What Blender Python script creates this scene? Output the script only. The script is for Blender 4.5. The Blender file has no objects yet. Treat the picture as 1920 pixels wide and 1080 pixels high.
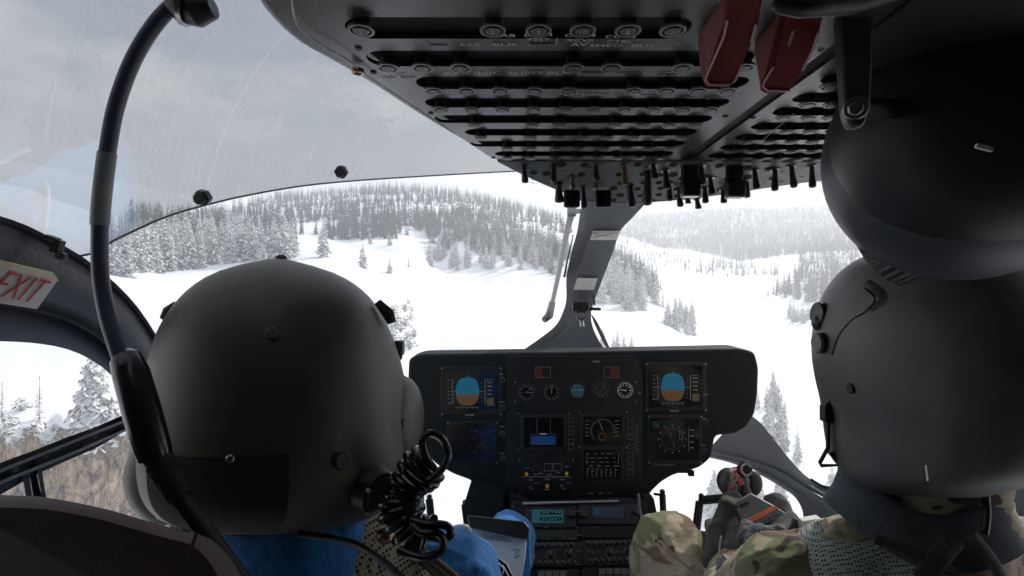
import bpy, math, random
import numpy as np
from mathutils import Vector, Matrix
random.seed(7); RNG = np.random.default_rng(11)
SC = bpy.context.scene
# ------------------------------------------------------------------ camera
cam_d = bpy.data.cameras.new('camera'); cam = bpy.data.objects.new('camera', cam_d)
SC.collection.objects.link(cam); SC.camera = cam
cam.location = (0, 0, 0); cam.rotation_euler = (math.radians(90), 0, 0)
cam_d.sensor_width = 36; cam_d.lens = 18; cam_d.clip_start = 0.02; cam_d.clip_end = 30000
# ------------------------------------------------------------------ world, sun, exposure
SUN_EL, SUN_AZ = math.radians(38), math.radians(48)          # sun ahead and to the right, behind thin cloud
SC.world = bpy.data.worlds.new('World'); SC.world.use_nodes = True
wn = SC.world.node_tree; wn.nodes.clear()
def wnode(t, **k):
    n = wn.nodes.new(t)
    for a, b in k.items(): setattr(n, a, b)
    return n
sky = wnode('ShaderNodeTexSky', sky_type='NISHITA', sun_disc=False, sun_elevation=SUN_EL, sun_rotation=SUN_AZ,
            altitude=2500, air_density=1.2, dust_density=2.5, ozone_density=1.0)
tc = wnode('ShaderNodeTexCoord'); mp = wnode('ShaderNodeMapping'); mp.inputs['Scale'].default_value = (1.0, 1.0, 2.6)
nz = wnode('ShaderNodeTexNoise'); nz.inputs['Scale'].default_value = 3.0; nz.inputs['Detail'].default_value = 7; nz.inputs['Roughness'].default_value = .55
cr = wnode('ShaderNodeValToRGB'); cr.color_ramp.elements[0].position = .44; cr.color_ramp.elements[1].position = .66
sx = wnode('ShaderNodeSeparateXYZ'); mr = wnode('ShaderNodeMapRange'); mr.inputs['From Min'].default_value = .34; mr.inputs['From Max'].default_value = .10
mx = wnode('ShaderNodeMath', operation='MAXIMUM'); mix = wnode('ShaderNodeMixRGB')
mix.inputs['Color2'].default_value = (9.8, 9.6, 9.3, 1)
bg = wnode('ShaderNodeBackground'); bg.inputs['Strength'].default_value = 0.11; wo = wnode('ShaderNodeOutputWorld')
L = wn.links.new
L(tc.outputs['Generated'], mp.inputs['Vector']); L(mp.outputs['Vector'], nz.inputs['Vector']); L(nz.outputs['Fac'], cr.inputs['Fac'])
L(tc.outputs['Generated'], sx.inputs['Vector']); L(sx.outputs['Z'], mr.inputs['Value'])
L(cr.outputs['Color'], mx.inputs[0]); L(mr.outputs['Result'], mx.inputs[1]); L(mx.outputs['Value'], mix.inputs['Fac'])
L(sky.outputs['Color'], mix.inputs['Color1']); L(mix.outputs['Color'], bg.inputs['Color']); L(bg.outputs['Background'], wo.inputs['Surface'])
sd = bpy.data.lights.new('sun', 'SUN'); sd.energy = 3.6; sd.angle = math.radians(1.5); sd.color = (1, .93, .84)
sun = bpy.data.objects.new('sun', sd); SC.collection.objects.link(sun)
sdir = Vector((math.sin(SUN_AZ)*math.cos(SUN_EL), math.cos(SUN_AZ)*math.cos(SUN_EL), math.sin(SUN_EL)))
sun.rotation_euler = sdir.to_track_quat('Z', 'Y').to_euler()
vs = SC.view_settings; vs.view_transform = 'Standard'; vs.look = 'None'; vs.gamma = 1; vs.exposure = 0.80
SC.cycles.transparent_max_bounces = 24; SC.cycles.max_bounces = 10; SC.cycles.volume_bounces = 1
SC.cycles.sample_clamp_indirect = 6
# ------------------------------------------------------------------ helpers
def P(px, py, d):
    """point at distance d ahead that shows at photo pixel px, py"""
    return Vector(((px-960)/960*d, d, (540-py)/960*d))
def tag(o, label=None, cat=None, group=None, kind=None):
    if label: o['label'] = label
    if cat: o['category'] = cat
    if group: o['group'] = group
    if kind: o['kind'] = kind
    return o
def empty(name, loc, label=None, cat=None, group=None):
    o = bpy.data.objects.new(name, None); SC.collection.objects.link(o); o.location = loc; o.empty_display_size = .05
    return tag(o, label, cat, group)
def link(name, me, mat, parent=None, bevel=0, smooth=35, seg=2):
    o = bpy.data.objects.new(name, me); SC.collection.objects.link(o)
    for m in (mat if isinstance(mat, (list, tuple)) else [mat]): me.materials.append(m)
    if parent is not None:
        o.parent = parent; o.matrix_parent_inverse = Matrix.Translation(-world_loc(parent))
    if smooth:
        me.polygons.foreach_set('use_smooth', [True]*len(me.polygons))
        if smooth < 180: me.set_sharp_from_angle(angle=math.radians(smooth))
    if bevel:
        b = o.modifiers.new('bevel', 'BEVEL'); b.width = bevel; b.segments = seg; b.limit_method = 'ANGLE'; b.angle_limit = math.radians(35)
    return o
def world_loc(o):
    v = Vector(o.location)
    while o.parent is not None:
        v = v + o.matrix_parent_inverse.to_translation(); o = o.parent; v = v + Vector(o.location)
    return v
def npmesh(name, V, F):
    """V (n,3); F (m,k) array, one face size"""
    me = bpy.data.meshes.new(name); F = np.asarray(F, dtype=np.int32); V = np.asarray(V, dtype=np.float32)
    me.vertices.add(len(V)); me.vertices.foreach_set('co', V.ravel())
    k = F.shape[1]; me.loops.add(F.size); me.loops.foreach_set('vertex_index', F.ravel())
    me.polygons.add(len(F)); me.polygons.foreach_set('loop_start', np.arange(0, F.size, k, dtype=np.int32))
    me.polygons.foreach_set('loop_total', np.full(len(F), k, dtype=np.int32))
    me.update(calc_edges=True); me.validate(); return me
# ------------------------------------------------------------------ material builder
def nodes_mat(name):
    m = bpy.data.materials.new(name); m.use_nodes = True; nt = m.node_tree
    return m, nt, nt.nodes['Principled BSDF'], nt.links.new
def mat(name, col, rough=.6, metal=0, var=.25, scale=30, bump=.0, bscale=None, emit=None, spec=.5, detail=4, coat=0, sheen=0):
    m, nt, b, L = nodes_mat(name)
    b.inputs['Roughness'].default_value = rough; b.inputs['Metallic'].default_value = metal
    b.inputs['Specular IOR Level'].default_value = spec; b.inputs['Coat Weight'].default_value = coat
    b.inputs['Sheen Weight'].default_value = sheen
    t = nt.nodes.new('ShaderNodeTexCoord'); n = nt.nodes.new('ShaderNodeTexNoise')
    n.inputs['Scale'].default_value = scale; n.inputs['Detail'].default_value = detail; L(t.outputs['Object'], n.inputs['Vector'])
    r = nt.nodes.new('ShaderNodeValToRGB'); r.color_ramp.elements[0].position = .3; r.color_ramp.elements[1].position = .7
    lo = [c*(1-var) for c in col[:3]]+[1]; hi = [min(1, c*(1+var)) for c in col[:3]]+[1]
    r.color_ramp.elements[0].color = lo; r.color_ramp.elements[1].color = hi
    L(n.outputs['Fac'], r.inputs['Fac']); L(r.outputs['Color'], b.inputs['Base Color'])
    mrr = nt.nodes.new('ShaderNodeMapRange'); mrr.inputs['To Min'].default_value = max(0.02, rough-.1); mrr.inputs['To Max'].default_value = min(1, rough+.12)
    L(n.outputs['Fac'], mrr.inputs['Value']); L(mrr.outputs['Result'], b.inputs['Roughness'])
    if bump:
        n2 = nt.nodes.new('ShaderNodeTexNoise'); n2.inputs['Scale'].default_value = bscale or scale*4; n2.inputs['Detail'].default_value = 3
        L(t.outputs['Object'], n2.inputs['Vector']); bp = nt.nodes.new('ShaderNodeBump'); bp.inputs['Strength'].default_value = bump
        bp.inputs['Distance'].default_value = .01
        L(n2.outputs['Fac'], bp.inputs['Height']); L(bp.outputs['Normal'], b.inputs['Normal'])
    if emit:
        b.inputs['Emission Color'].default_value = tuple(emit[:3])+(1,); b.inputs['Emission Strength'].default_value = emit[3]
    return m
# ------------------------------------------------------------------ TERRAIN (metres; camera at the origin, valley floor some 40 m below)
CP = [ # photo column, row, distance
 # low snow field beyond the bluff, and the creek canyon under the aircraft
 (850,655,95),(1000,650,105),(900,600,150),(1000,590,170),(900,520,300),(820,505,330),(1000,540,270),(1060,600,175),
 (1150,640,160),(1250,620,185),(1200,585,225),(1100,560,240),
 # shoulders and the wooded hill
 (620,462,290),(700,455,300),(780,462,300),(870,455,340),(960,470,350),(1040,500,330),(1100,520,300),(1200,540,290),(1250,572,262),
 (620,440,360),(800,430,400),(950,430,430),(1040,440,440),(1120,490,400),(1200,535,330),
 (500,395,520),(650,368,640),(700,362,650),(850,372,650),(950,392,650),(1010,405,640),(1060,420,620),(1130,465,520),
 (300,420,480),(200,400,560),(60,380,620),(-150,370,650),(400,400,520),
 # valley on the right
 (1300,640,220),(1300,590,330),(1300,550,460),(1250,515,640),(1190,492,830),(1170,460,1150),(1350,540,560),(1420,560,480),
 (1500,590,380),(1500,570,450),(1450,520,640),(1350,498,850),(1250,480,1050),(1300,470,1250),(1420,480,1000),(1480,515,640),
 (1560,540,500),(1640,520,600),(1560,480,800),(1600,440,1200),
 (1150,404,2300),(1200,402,2450),(1300,400,2500),(1400,395,2500),(1500,392,2500),(1600,396,2400),(1760,400,2300),
 (1180,430,1700),(1300,435,1650),(1450,430,1700),(1550,425,1600),(1000,412,2300),(900,420,2500),
 (1400,700,140),(1450,760,100),(1400,800,90),(1500,820,85),(1560,640,260),(1560,600,330),(1300,780,110),(1300,980,62),(1400,900,72),(1500,900,75),
 (1580,760,115),(1800,700,150),(1800,560,400),(2200,600,200),(2200,480,600),(1900,850,90),(1900,440,1200),(2400,800,80),
 (1200,980,62),(1000,980,62),(1000,780,85),(800,980,62),(800,760,85),(600,1100,52),(300,1200,45),
]
pts = [P(*c) for c in CP]
pts += [Vector(v) for v in ((0,20,-31),(30,0,-32),(-25,0,-32),(0,-40,-30),(40,-60,-25),(-80,-60,-8),(0,-200,0),(300,-200,40),(-300,-200,60),(-150,0,0),
        (200,0,-10),(-600,0,120),(600,0,80),(0,-900,150),(1500,0,260),(-1500,0,300),(0,-2600,250),(-300,300,60),(-900,900,220),(-500,2500,330),(-2500,1500,330),
        (1300,900,190),(2500,1500,300),(2600,0,300),(-2600,0,300),(0,3300,330),(1500,3000,300),(-1500,3000,320),(3200,2500,300),(-3000,-2500,250),(3000,-2500,250))]
CPX = np.array([[p.x, p.y] for p in pts]); CPZ = np.array([p.z for p in pts])
def warp(x, y):
    r = np.hypot(x, y)+18; th = np.arctan2(x, y); rho = np.log(r/18)
    return np.stack([rho*np.sin(th), rho*np.cos(th)], -1)
def tps(r): return np.where(r > 1e-9, r*r*np.log(np.maximum(r, 1e-9)), 0)
_W = warp(CPX[:, 0], CPX[:, 1]); _n = len(_W)
_K = tps(np.linalg.norm(_W[:, None]-_W[None], axis=-1)) + np.eye(_n)*0.0015
_Pm = np.c_[np.ones(_n), _W]; _A = np.block([[_K, _Pm], [_Pm.T, np.zeros((3, 3))]])
_S = np.linalg.solve(_A, np.r_[CPZ, 0, 0, 0])
def fbm(x, y, s, seed=0, oct=4):
    out = np.zeros_like(x); a = 1.; rr = np.random.default_rng(seed)
    for k in range(oct):
        for j in range(3):
            an = rr.uniform(0, 6.283); ph = rr.uniform(0, 6.283); f = 6.283/s*rr.uniform(.7, 1.4)
            out += a*np.sin((x*math.cos(an)+y*math.sin(an))*f + ph + 1.7*np.sin((x*math.sin(an)-y*math.cos(an))*f*.6+ph))/3
        a *= .5; s *= .5
    return out
# edge of the snow bench on the left (world x, y): canyon side and far side
EDGE = np.array([(-400,18),(-120,26),(-62,33),(-45,38),(-36,41),(-30,42),(-22,47),(-15,56),(-11.5,64),(-13,78),(-19,100),(-30,135),(-44,165),(-60,195),(-66,225),(-58,270),(-60,330),(-120,420),(-400,420)])
BP = [P(*c) for c in ((0,790,42),(150,735,48),(300,620,62),(400,560,85),(300,530,120),(230,512,160),(400,498,182),(560,478,192),(620,476,196),
      (500,560,100),(700,600,86),(745,640,70),(770,660,64),(640,500,165),(700,540,115),(200,455,240),(500,430,300),(0,480,190),(-200,560,110),(-200,440,300),(620,462,290),(400,410,400),(200,400,400),(250,835,41.5),(60,830,39.5),(-100,850,38))]
BX = warp(np.array([p.x for p in BP]), np.array([p.y for p in BP])); BZ = np.array([p.z for p in BP]); _bn = len(BX)
_bK = tps(np.linalg.norm(BX[:, None]-BX[None], axis=-1)) + np.eye(_bn)*0.001
_bP = np.c_[np.ones(_bn), BX]; _bS = np.linalg.solve(np.block([[_bK, _bP], [_bP.T, np.zeros((3, 3))]]), np.r_[BZ, 0, 0, 0])
def rbf(w, C, S):
    out = np.empty(len(w))
    for i in range(0, len(w), 20000):
        q = w[i:i+20000]; out[i:i+20000] = tps(np.linalg.norm(q[:, None]-C[None], axis=-1))@S[:len(C)] + np.c_[np.ones(len(q)), q]@S[len(C):]
    return out
def sdist(x, y, poly):
    """signed distance to the closed polygon, positive inside"""
    x = x.ravel(); y = y.ravel(); dmin = np.full(len(x), 1e9); ins = np.zeros(len(x), bool); n = len(poly)
    for i in range(n):
        ax, ay = poly[i]; bx, by = poly[(i+1) % n]; dx, dy = bx-ax, by-ay
        t = np.clip(((x-ax)*dx+(y-ay)*dy)/(dx*dx+dy*dy), 0, 1)
        dmin = np.minimum(dmin, np.hypot(x-ax-t*dx, y-ay-t*dy))
        c = ((ay > y) != (by > y)) & (x < (bx-ax)*(y-ay)/(by-ay+1e-12)+ax); ins ^= c
    return np.where(ins, dmin, -dmin)
def ground_z(x, y):
    sh = np.shape(x); x = np.asarray(x, float).ravel(); y = np.asarray(y, float).ravel()
    r = np.hypot(x, y); w = warp(x, y)
    z = rbf(w, _W, _S)
    z += fbm(x, y, 60, 3)*np.clip(r/160, .1, 1.0)*.9 + fbm(x, y, 9, 5, 3)*.16 + fbm(x, y, 26, 15, 3)*.28*np.clip(r/90, 0, 1) + fbm(x, y, 700, 8)*np.clip((r-900)/900, 0, 1)*14
    jag = fbm(x, y, 11, 21, 4)*1.3*np.clip(1.6-r/110, .3, 1)
    s = sdist(x, y, EDGE) + jag
    near = r < 450
    zb = np.where(near, rbf(w, BX, _bS) + fbm(x, y, 14, 9, 3)*.10, z)
    t = np.clip(s/np.clip((r-56)/16*12+3.4, 3.4, 15)+.5, 0, 1); t = t*t*(3-2*t)
    t = t*np.clip((430-r)/150, 0, 1)
    hi = np.maximum(zb, np.where(r < 80, -60, z-3))
    z = z*(1-t)+hi*t
    # ledges on the rock face
    face = (t > .05) & (t < .95) & (r < 70)
    z = z + np.where(face, fbm(x, y, 3.1, 31, 3)*.9*4*t*(1-t) + np.round(z/2.2)*.0, 0)
    tr = z/2.6 + fbm(x, y, 9, 51, 2)*.35; z = np.where(face & (r < 60), z+(.5-(tr-np.floor(tr)))*1.5*4*t*(1-t), z)
    return z.reshape(sh)
def terrain():
    az = np.radians(np.r_[np.arange(-180, -62, 2.5), np.arange(-62, 62, .22), np.arange(62, 180.1, 2.5)])
    rr = np.r_[np.linspace(1, 24, 8), np.linspace(26, 36, 24), np.linspace(36.1, 50, 230), np.linspace(50.3, 60, 30), np.geomspace(60.8, 700, 250), np.geomspace(712, 2800, 120), np.geomspace(3000, 9000, 12)]
    A, R = np.meshgrid(az, rr); X = R*np.sin(A); Y = R*np.cos(A); Z = ground_z(X, Y)
    n, m = X.shape; idx = np.arange(n*m).reshape(n, m)
    F = np.stack([idx[:-1, :-1], idx[:-1, 1:], idx[1:, 1:], idx[1:, :-1]], -1).reshape(-1, 4)
    return X, Y, Z, npmesh('ground', np.c_[X.ravel(), Y.ravel(), Z.ravel()], F[:, ::-1])
TX, TY, TZ, tme = terrain()
def hit(px, py, dmin=25, dmax=3000, n=420):
    """where the sight line through photo pixels px, py meets the ground (vectorised)"""
    px = np.asarray(px, float); py = np.asarray(py, float)
    d = np.geomspace(dmin, dmax, n); out = np.full(len(px), np.nan)
    X = (px[:, None]-960)/960*d; Z = (540-py[:, None])/960*d; Y = np.broadcast_to(d, X.shape)
    G = grid_z(X, Y); below = Z < G; f = below.argmax(1); ok = below.any(1) & (f > 0)
    i = np.where(ok)[0]; a = (Z-G)[i, f[i]-1]; b = (G-Z)[i, f[i]]
    t = a/np.maximum(a+b, 1e-9); out[i] = d[f[i]-1]+(d[f[i]]-d[f[i]-1])*t
    return out
_az = np.arctan2(TX[-1], TY[-1]); _rr = np.hypot(TX[:, 0], TY[:, 0])
def grid_z(x, y):
    a = np.interp(np.arctan2(x, y), _az, np.arange(len(_az))); r = np.interp(np.log(np.hypot(x, y)), np.log(_rr), np.arange(len(_rr)))
    i = np.clip(r.astype(int), 0, len(_rr)-2); j = np.clip(a.astype(int), 0, len(_az)-2); u = r-i; v = a-j
    return (TZ[i, j]*(1-u)*(1-v)+TZ[i+1, j]*u*(1-v)+TZ[i, j+1]*(1-u)*v+TZ[i+1, j+1]*u*v)
def ground_mat():
    m, nt, b, L = nodes_mat('snow_and_rock'); N = nt.nodes.new
    g = N('ShaderNodeNewGeometry'); s = N('ShaderNodeSeparateXYZ'); L(g.outputs['Normal'], s.inputs['Vector'])
    n = N('ShaderNodeTexNoise'); n.inputs['Scale'].default_value = .6; n.inputs['Detail'].default_value = 9; n.inputs['Roughness'].default_value = .68; L(g.outputs['Position'], n.inputs['Vector'])
    a = N('ShaderNodeMath'); a.operation = 'MULTIPLY_ADD'; a.inputs[1].default_value = .85; L(n.outputs['Fac'], a.inputs[0]); L(s.outputs['Z'], a.inputs[2])
    ps = N('ShaderNodeSeparateXYZ'); L(g.outputs['Position'], ps.inputs['Vector']); px_ = N('ShaderNodeMapRange'); px_.inputs['From Min'].default_value = -25; px_.inputs['From Max'].default_value = -17; px_.inputs['To Max'].default_value = .45; L(ps.outputs['X'], px_.inputs['Value'])
    a0 = a; a = N('ShaderNodeMath'); a.operation = 'ADD'; L(a0.outputs['Value'], a.inputs[0]); L(px_.outputs['Result'], a.inputs[1])   # the bank right of the cliff is drifted over
    r = N('ShaderNodeMapRange'); r.inputs['From Min'].default_value = .82; r.inputs['From Max'].default_value = .87; L(a.outputs['Value'], r.inputs['Value'])
    mp = N('ShaderNodeMapping'); mp.inputs['Scale'].default_value = (1.3, 1.3, .5); L(g.outputs['Position'], mp.inputs['Vector'])
    n2 = N('ShaderNodeTexNoise'); n2.inputs['Scale'].default_value = .9; n2.inputs['Distortion'].default_value = .9; n2.inputs['Detail'].default_value = 12; n2.inputs['Roughness'].default_value = .82; L(mp.outputs['Vector'], n2.inputs['Vector'])
    rk = N('ShaderNodeValToRGB'); e = rk.color_ramp.elements; e[0].position = .40; e[0].color = (.035, .03, .027, 1); e[1].position = .62; e[1].color = (.55, .45, .32, 1)
    q = rk.color_ramp.elements.new(.46); q.color = (.20, .155, .115, 1); q = rk.color_ramp.elements.new(.53); q.color = (.34, .25, .16, 1)
    vo = N('ShaderNodeTexVoronoi'); vo.feature = 'DISTANCE_TO_EDGE'; vo.inputs['Scale'].default_value = .9
    wv = N('ShaderNodeMixRGB'); wv.blend_type = 'ADD'; wv.inputs['Fac'].default_value = 6.0; L(mp.outputs['Vector'], wv.inputs['Color1']); L(n2.outputs['Color'], wv.inputs['Color2']); L(wv.outputs['Color'], vo.inputs['Vector'])
    ck = N('ShaderNodeMapRange'); ck.inputs['From Max'].default_value = .07; ck.inputs['To Min'].default_value = -.08; ck.inputs['To Max'].default_value = 0; L(vo.outputs['Distance'], ck.inputs['Value'])
    st = N('ShaderNodeMath'); st.operation = 'ADD'; L(n2.outputs['Fac'], st.inputs[0]); L(ck.outputs['Result'], st.inputs[1]); L(st.outputs['Value'], rk.inputs['Fac'])
    mixn = N('ShaderNodeMixRGB'); L(r.outputs['Result'], mixn.inputs['Fac']); L(rk.outputs['Color'], mixn.inputs['Color1']); mixn.inputs['Color2'].default_value = (.83, .85, .88, 1)
    L(mixn.outputs['Color'], b.inputs['Base Color']); b.inputs['Roughness'].default_value = .75
    bp = N('ShaderNodeBump'); bp.inputs['Distance'].default_value = .35; bp.inputs['Strength'].default_value = .8
    inv = N('ShaderNodeMath'); inv.operation = 'MULTIPLY_ADD'; inv.inputs[1].default_value = -.93; inv.inputs[2].default_value = 1; L(r.outputs['Result'], inv.inputs[0])
    mm = N('ShaderNodeMath'); mm.operation = 'MULTIPLY'; L(inv.outputs['Value'], mm.inputs[0]); L(n2.outputs['Fac'], mm.inputs[1]); L(mm.outputs['Value'], bp.inputs['Height'])
    L(bp.outputs['Normal'], b.inputs['Normal'])
    return m
go = link('snow_ground', tme, ground_mat(), smooth=180); tag(go, kind='structure')
# ------------------------------------------------------------------ TREES
def foliage_mat(name, dark, snow_amt, lo):
    m, nt, b, L = nodes_mat(name); N = nt.nodes.new
    g = N('ShaderNodeNewGeometry'); s = N('ShaderNodeSeparateXYZ'); L(g.outputs['True Normal'], s.inputs['Vector'])
    ab = N('ShaderNodeMath'); ab.operation = 'ABSOLUTE'; L(s.outputs['Z'], ab.inputs[0])
    n = N('ShaderNodeTexNoise'); n.inputs['Scale'].default_value = lo; n.inputs['Detail'].default_value = 5; L(g.outputs['Position'], n.inputs['Vector'])
    a = N('ShaderNodeMath'); a.operation = 'MULTIPLY_ADD'; a.inputs[1].default_value = .9; L(n.outputs['Fac'], a.inputs[0]); L(ab.outputs['Value'], a.inputs[2])
    r = N('ShaderNodeMapRange'); r.inputs['From Min'].default_value = 1.05-snow_amt; r.inputs['From Max'].default_value = 1.25-snow_amt; L(a.outputs['Value'], r.inputs['Value'])
    mx = N('ShaderNodeMixRGB'); mx.inputs['Color1'].default_value = tuple(dark)+(1,); mx.inputs['Color2'].default_value = (.72, .73, .74, 1)
    L(r.outputs['Result'], mx.inputs['Fac']); L(mx.outputs['Color'], b.inputs['Base Color']); b.inputs['Roughness'].default_value = .9; b.inputs['Specular IOR Level'].default_value = .1
    return m
M_FOL = foliage_mat('frosted_needles', (.175, .14, .095), .16, 1.6)
M_FOLF = foliage_mat('frosted_needles_far', (.045, .05, .05), -.20, .25)
M_BARK = mat('bark', (.09, .07, .055), .9, var=.4, scale=3)
def conifer_np(levels, per, h=1., spread=.17, droop=.35, seed=0, leaf=True, bare=.06):
    """unit-height conifer crown as quads: drooping boughs of several little paddles each"""
    rs = np.random.default_rng(seed); V = []; F = []
    def quad(a, b, c, d):
        i = len(V); V.extend([a, b, c, d]); F.append([i, i+1, i+2, i+3])
    lean = rs.normal(0, .01, 2)
    for k in range(levels):
        f = k/(levels-1); z = bare+(1-bare)*f**.93; R = spread*(1-f)**.8*(.8+.4*rs.random())+.006
        n = max(3, int(per*(1-f*.55)))
        ph = rs.random()*6.283
        for j in range(n):
            if rs.random() < .1: continue
            an = ph+j*6.283/n+rs.normal(0, .22); L_ = R*rs.uniform(.65, 1.2); dz = -droop*L_*rs.uniform(.5, 1.5)
            zz = z+rs.normal(0, .35/levels); ca, sa = math.cos(an), math.sin(an)
            c0 = np.array([lean[0]*zz, lean[1]*zz, zz]); tip = c0+np.array([ca*L_, sa*L_, dz]); mid = c0+np.array([ca*L_*.5, sa*L_*.5, dz*.25+.004])
            wd = L_*rs.uniform(.26, .42)+.004; sd = np.array([-sa, ca, 0])*wd; dn = np.array([0, 0, -wd*.7])
            if leaf:
                quad(c0, mid+sd*.9+dn*.6, tip, mid)
                quad(c0, mid, tip, mid-sd*.9+dn*.6)
                for t in (.55, .85):                                  # hanging twigs
                    q = c0*(1-t)+tip*t; e = np.array([ca, sa, 0])*L_*.22
                    s2 = sd*rs.uniform(.5, 1.1); quad(q, q+s2*.9+dn*rs.uniform(.6, 1.3), q+e+s2*.5+dn*.9, q+e*.8)
                    s2 = -sd*rs.uniform(.5, 1.1); quad(q, q+s2*.9+dn*rs.uniform(.6, 1.3), q+e+s2*.5+dn*.9, q+e*.8)
            else:
                quad(c0+np.array([0, 0, .35/levels]), mid+sd+dn, tip, mid-sd+dn)
    for s in range(3):                                               # leader
        an = s*2.1; e = np.array([math.cos(an), math.sin(an), 0])*.007
        quad(np.array([0, 0, .93])+e, np.array([0, 0, .93])-e, np.array([0, 0, 1.03])-e*.1, np.array([0, 0, 1.03])+e*.1)
    V = np.array(V)*np.array([h, h, h]); return V, np.array(F)
def trunk_np(r=.014, h=.96):
    V = []; F = []
    for i, (z, q) in enumerate(((-.06, 1.25), (.05, 1), (.5, .6), (h, .12))):
        for k in range(6): V.append((r*q*math.cos(k*1.0472), r*q*math.sin(k*1.0472), z))
        if i:
            for k in range(6): F.append([(i-1)*6+k, (i-1)*6+(k+1) % 6, i*6+(k+1) % 6, i*6+k])
    return np.array(V), np.array(F)
KIND = {}
for kname, (lv, per, spr, dr, leaf) in dict(near=(46, 17, .20, .55, True), mid=(20, 9, .165, .45, True), thin=(17, 7, .085, .5, True), far=(9, 6, .15, .5, False)).items():
    KIND[kname] = []
    for s in range(4):
        V, F = conifer_np(lv, per, 1, spr, dr, s+hash(kname) % 1 + len(kname)*10, leaf)
        KIND[kname].append((V, F, npmesh('conifer_crown', V, F)))
KIND['shrub'] = []
for s in range(4):
    rs = np.random.default_rng(900+s); V = []; F = []
    for k in range(260):
        a, el, R0 = rs.uniform(0, 6.28), rs.uniform(.2, 1.5), rs.uniform(.05, 1.0)
        c = np.array([math.cos(a)*math.cos(el)*.42, math.sin(a)*math.cos(el)*.42, math.sin(el)])*R0; d = rs.normal(0, 1, 3); d[2] = abs(d[2])*.8; d /= np.linalg.norm(d); e = np.cross(d, rs.normal(0, 1, 3)); e /= np.linalg.norm(e)
        l_, w_ = rs.uniform(.05, .15), rs.uniform(.012, .045); i = len(V); V += [c-e*w_, c+e*w_, c+d*l_+e*w_*.4, c+d*l_-e*w_*.4]; F.append([i, i+1, i+2, i+3])
    V = np.array(V); V[:, 2] = np.maximum(V[:, 2], -.05); F = np.array(F); KIND['shrub'].append((V, F, npmesh('shrub_leaves', V, F)))
tv, tf = trunk_np(); TRUNK = npmesh('conifer_trunk', tv, tf)
for k in KIND.values():
    for v in k: v[2].materials.append(M_FOL if k is not KIND['far'] else M_FOLF)
TRUNK.materials.append(M_BARK)
NT = [0]
def put_tree(x, y, h, kind, label, group=None, name='pine_tree', parts=True, wide=1.):
    z = float(grid_z(np.array([x]), np.array([y]))[0])-.02*h
    v = random.randrange(4); NT[0] += 1; C = SC.collection.objects
    rz = random.uniform(0, 6.28)
    t = bpy.data.objects.new(name, None) if parts else bpy.data.objects.new(name, KIND[kind][v][2])
    t.location = (x, y, z); t.rotation_euler = (0, 0, rz); s = h*random.uniform(.85, 1.15)*wide; t.scale = (s, s, h); C.link(t)
    tag(t, label, 'tree', group)
    if parts:
        c = bpy.data.objects.new('crown', KIND[kind][v][2]); C.link(c); c.parent = t
        b = bpy.data.objects.new('trunk', TRUNK); C.link(b); b.parent = t
    return t
def in_poly(px, py, poly):
    return sdist(np.asarray(px, float), np.asarray(py, float), np.array(poly, float)) > 0
def scatter(poly, n, seed, dmin=25):
    rs = np.random.default_rng(seed); p = np.array(poly, float); lo, hi = p.min(0), p.max(0); out = []
    while len(out) < n:
        q = rs.uniform(lo, hi, (n*2, 2)); q = q[in_poly(q[:, 0], q[:, 1], poly)]; out.extend(q.tolist())
        if len(q) == 0: break
    q = np.array(out[:n]); d = hit(q[:, 0], q[:, 1], dmin); ok = ~np.isnan(d); q = q[ok]; d = d[ok]
    return (q[:, 0]-960)/960*d, d, q
def stand(poly, n, hts, kind, label, group, seed, parts=True, dmin=25, wide=1.):
    x, y, q = scatter(poly, n, seed, dmin); rs = np.random.default_rng(seed)
    for a, b in zip(x, y): put_tree(a, b, rs.uniform(*hts), kind, label, group, parts=parts, wide=wide)
def mass(name, items, label):
    """far forest as one object; items = list of (x array, y array, (h0, h1), kind, spread multiplier)"""
    VV = []; FF = []; off = 0; rs = np.random.default_rng(5)
    for x, y, (h0, h1), kind, wd in items:
        z = grid_z(x, y); h = rs.uniform(h0, h1, len(x)); a = rs.uniform(0, 6.28, len(x)); ki = rs.integers(0, 4, len(x))
        for v in range(4):
            s = np.where(ki == v)[0]
            if not len(s): continue
            V, F, _ = KIND[kind][v]; w = (h[s]*wd)[:, None]; c, n_ = np.cos(a[s])[:, None], np.sin(a[s])[:, None]
            X = (V[:, 0]*c-V[:, 1]*n_)*w+x[s][:, None]; Y = (V[:, 0]*n_+V[:, 1]*c)*w+y[s][:, None]; Z = V[:, 2]*h[s][:, None]+z[s][:, None]
            VV.append(np.stack([X, Y, Z], -1).reshape(-1, 3)); FF.append((F[None]+(np.arange(len(s))*len(V))[:, None, None]).reshape(-1, 4)+off); off += len(s)*len(V)
    o = link(name, npmesh(name, np.concatenate(VV), np.concatenate(FF)), M_FOLF, smooth=0)
    return tag(o, label, 'forest', kind='stuff')
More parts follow.
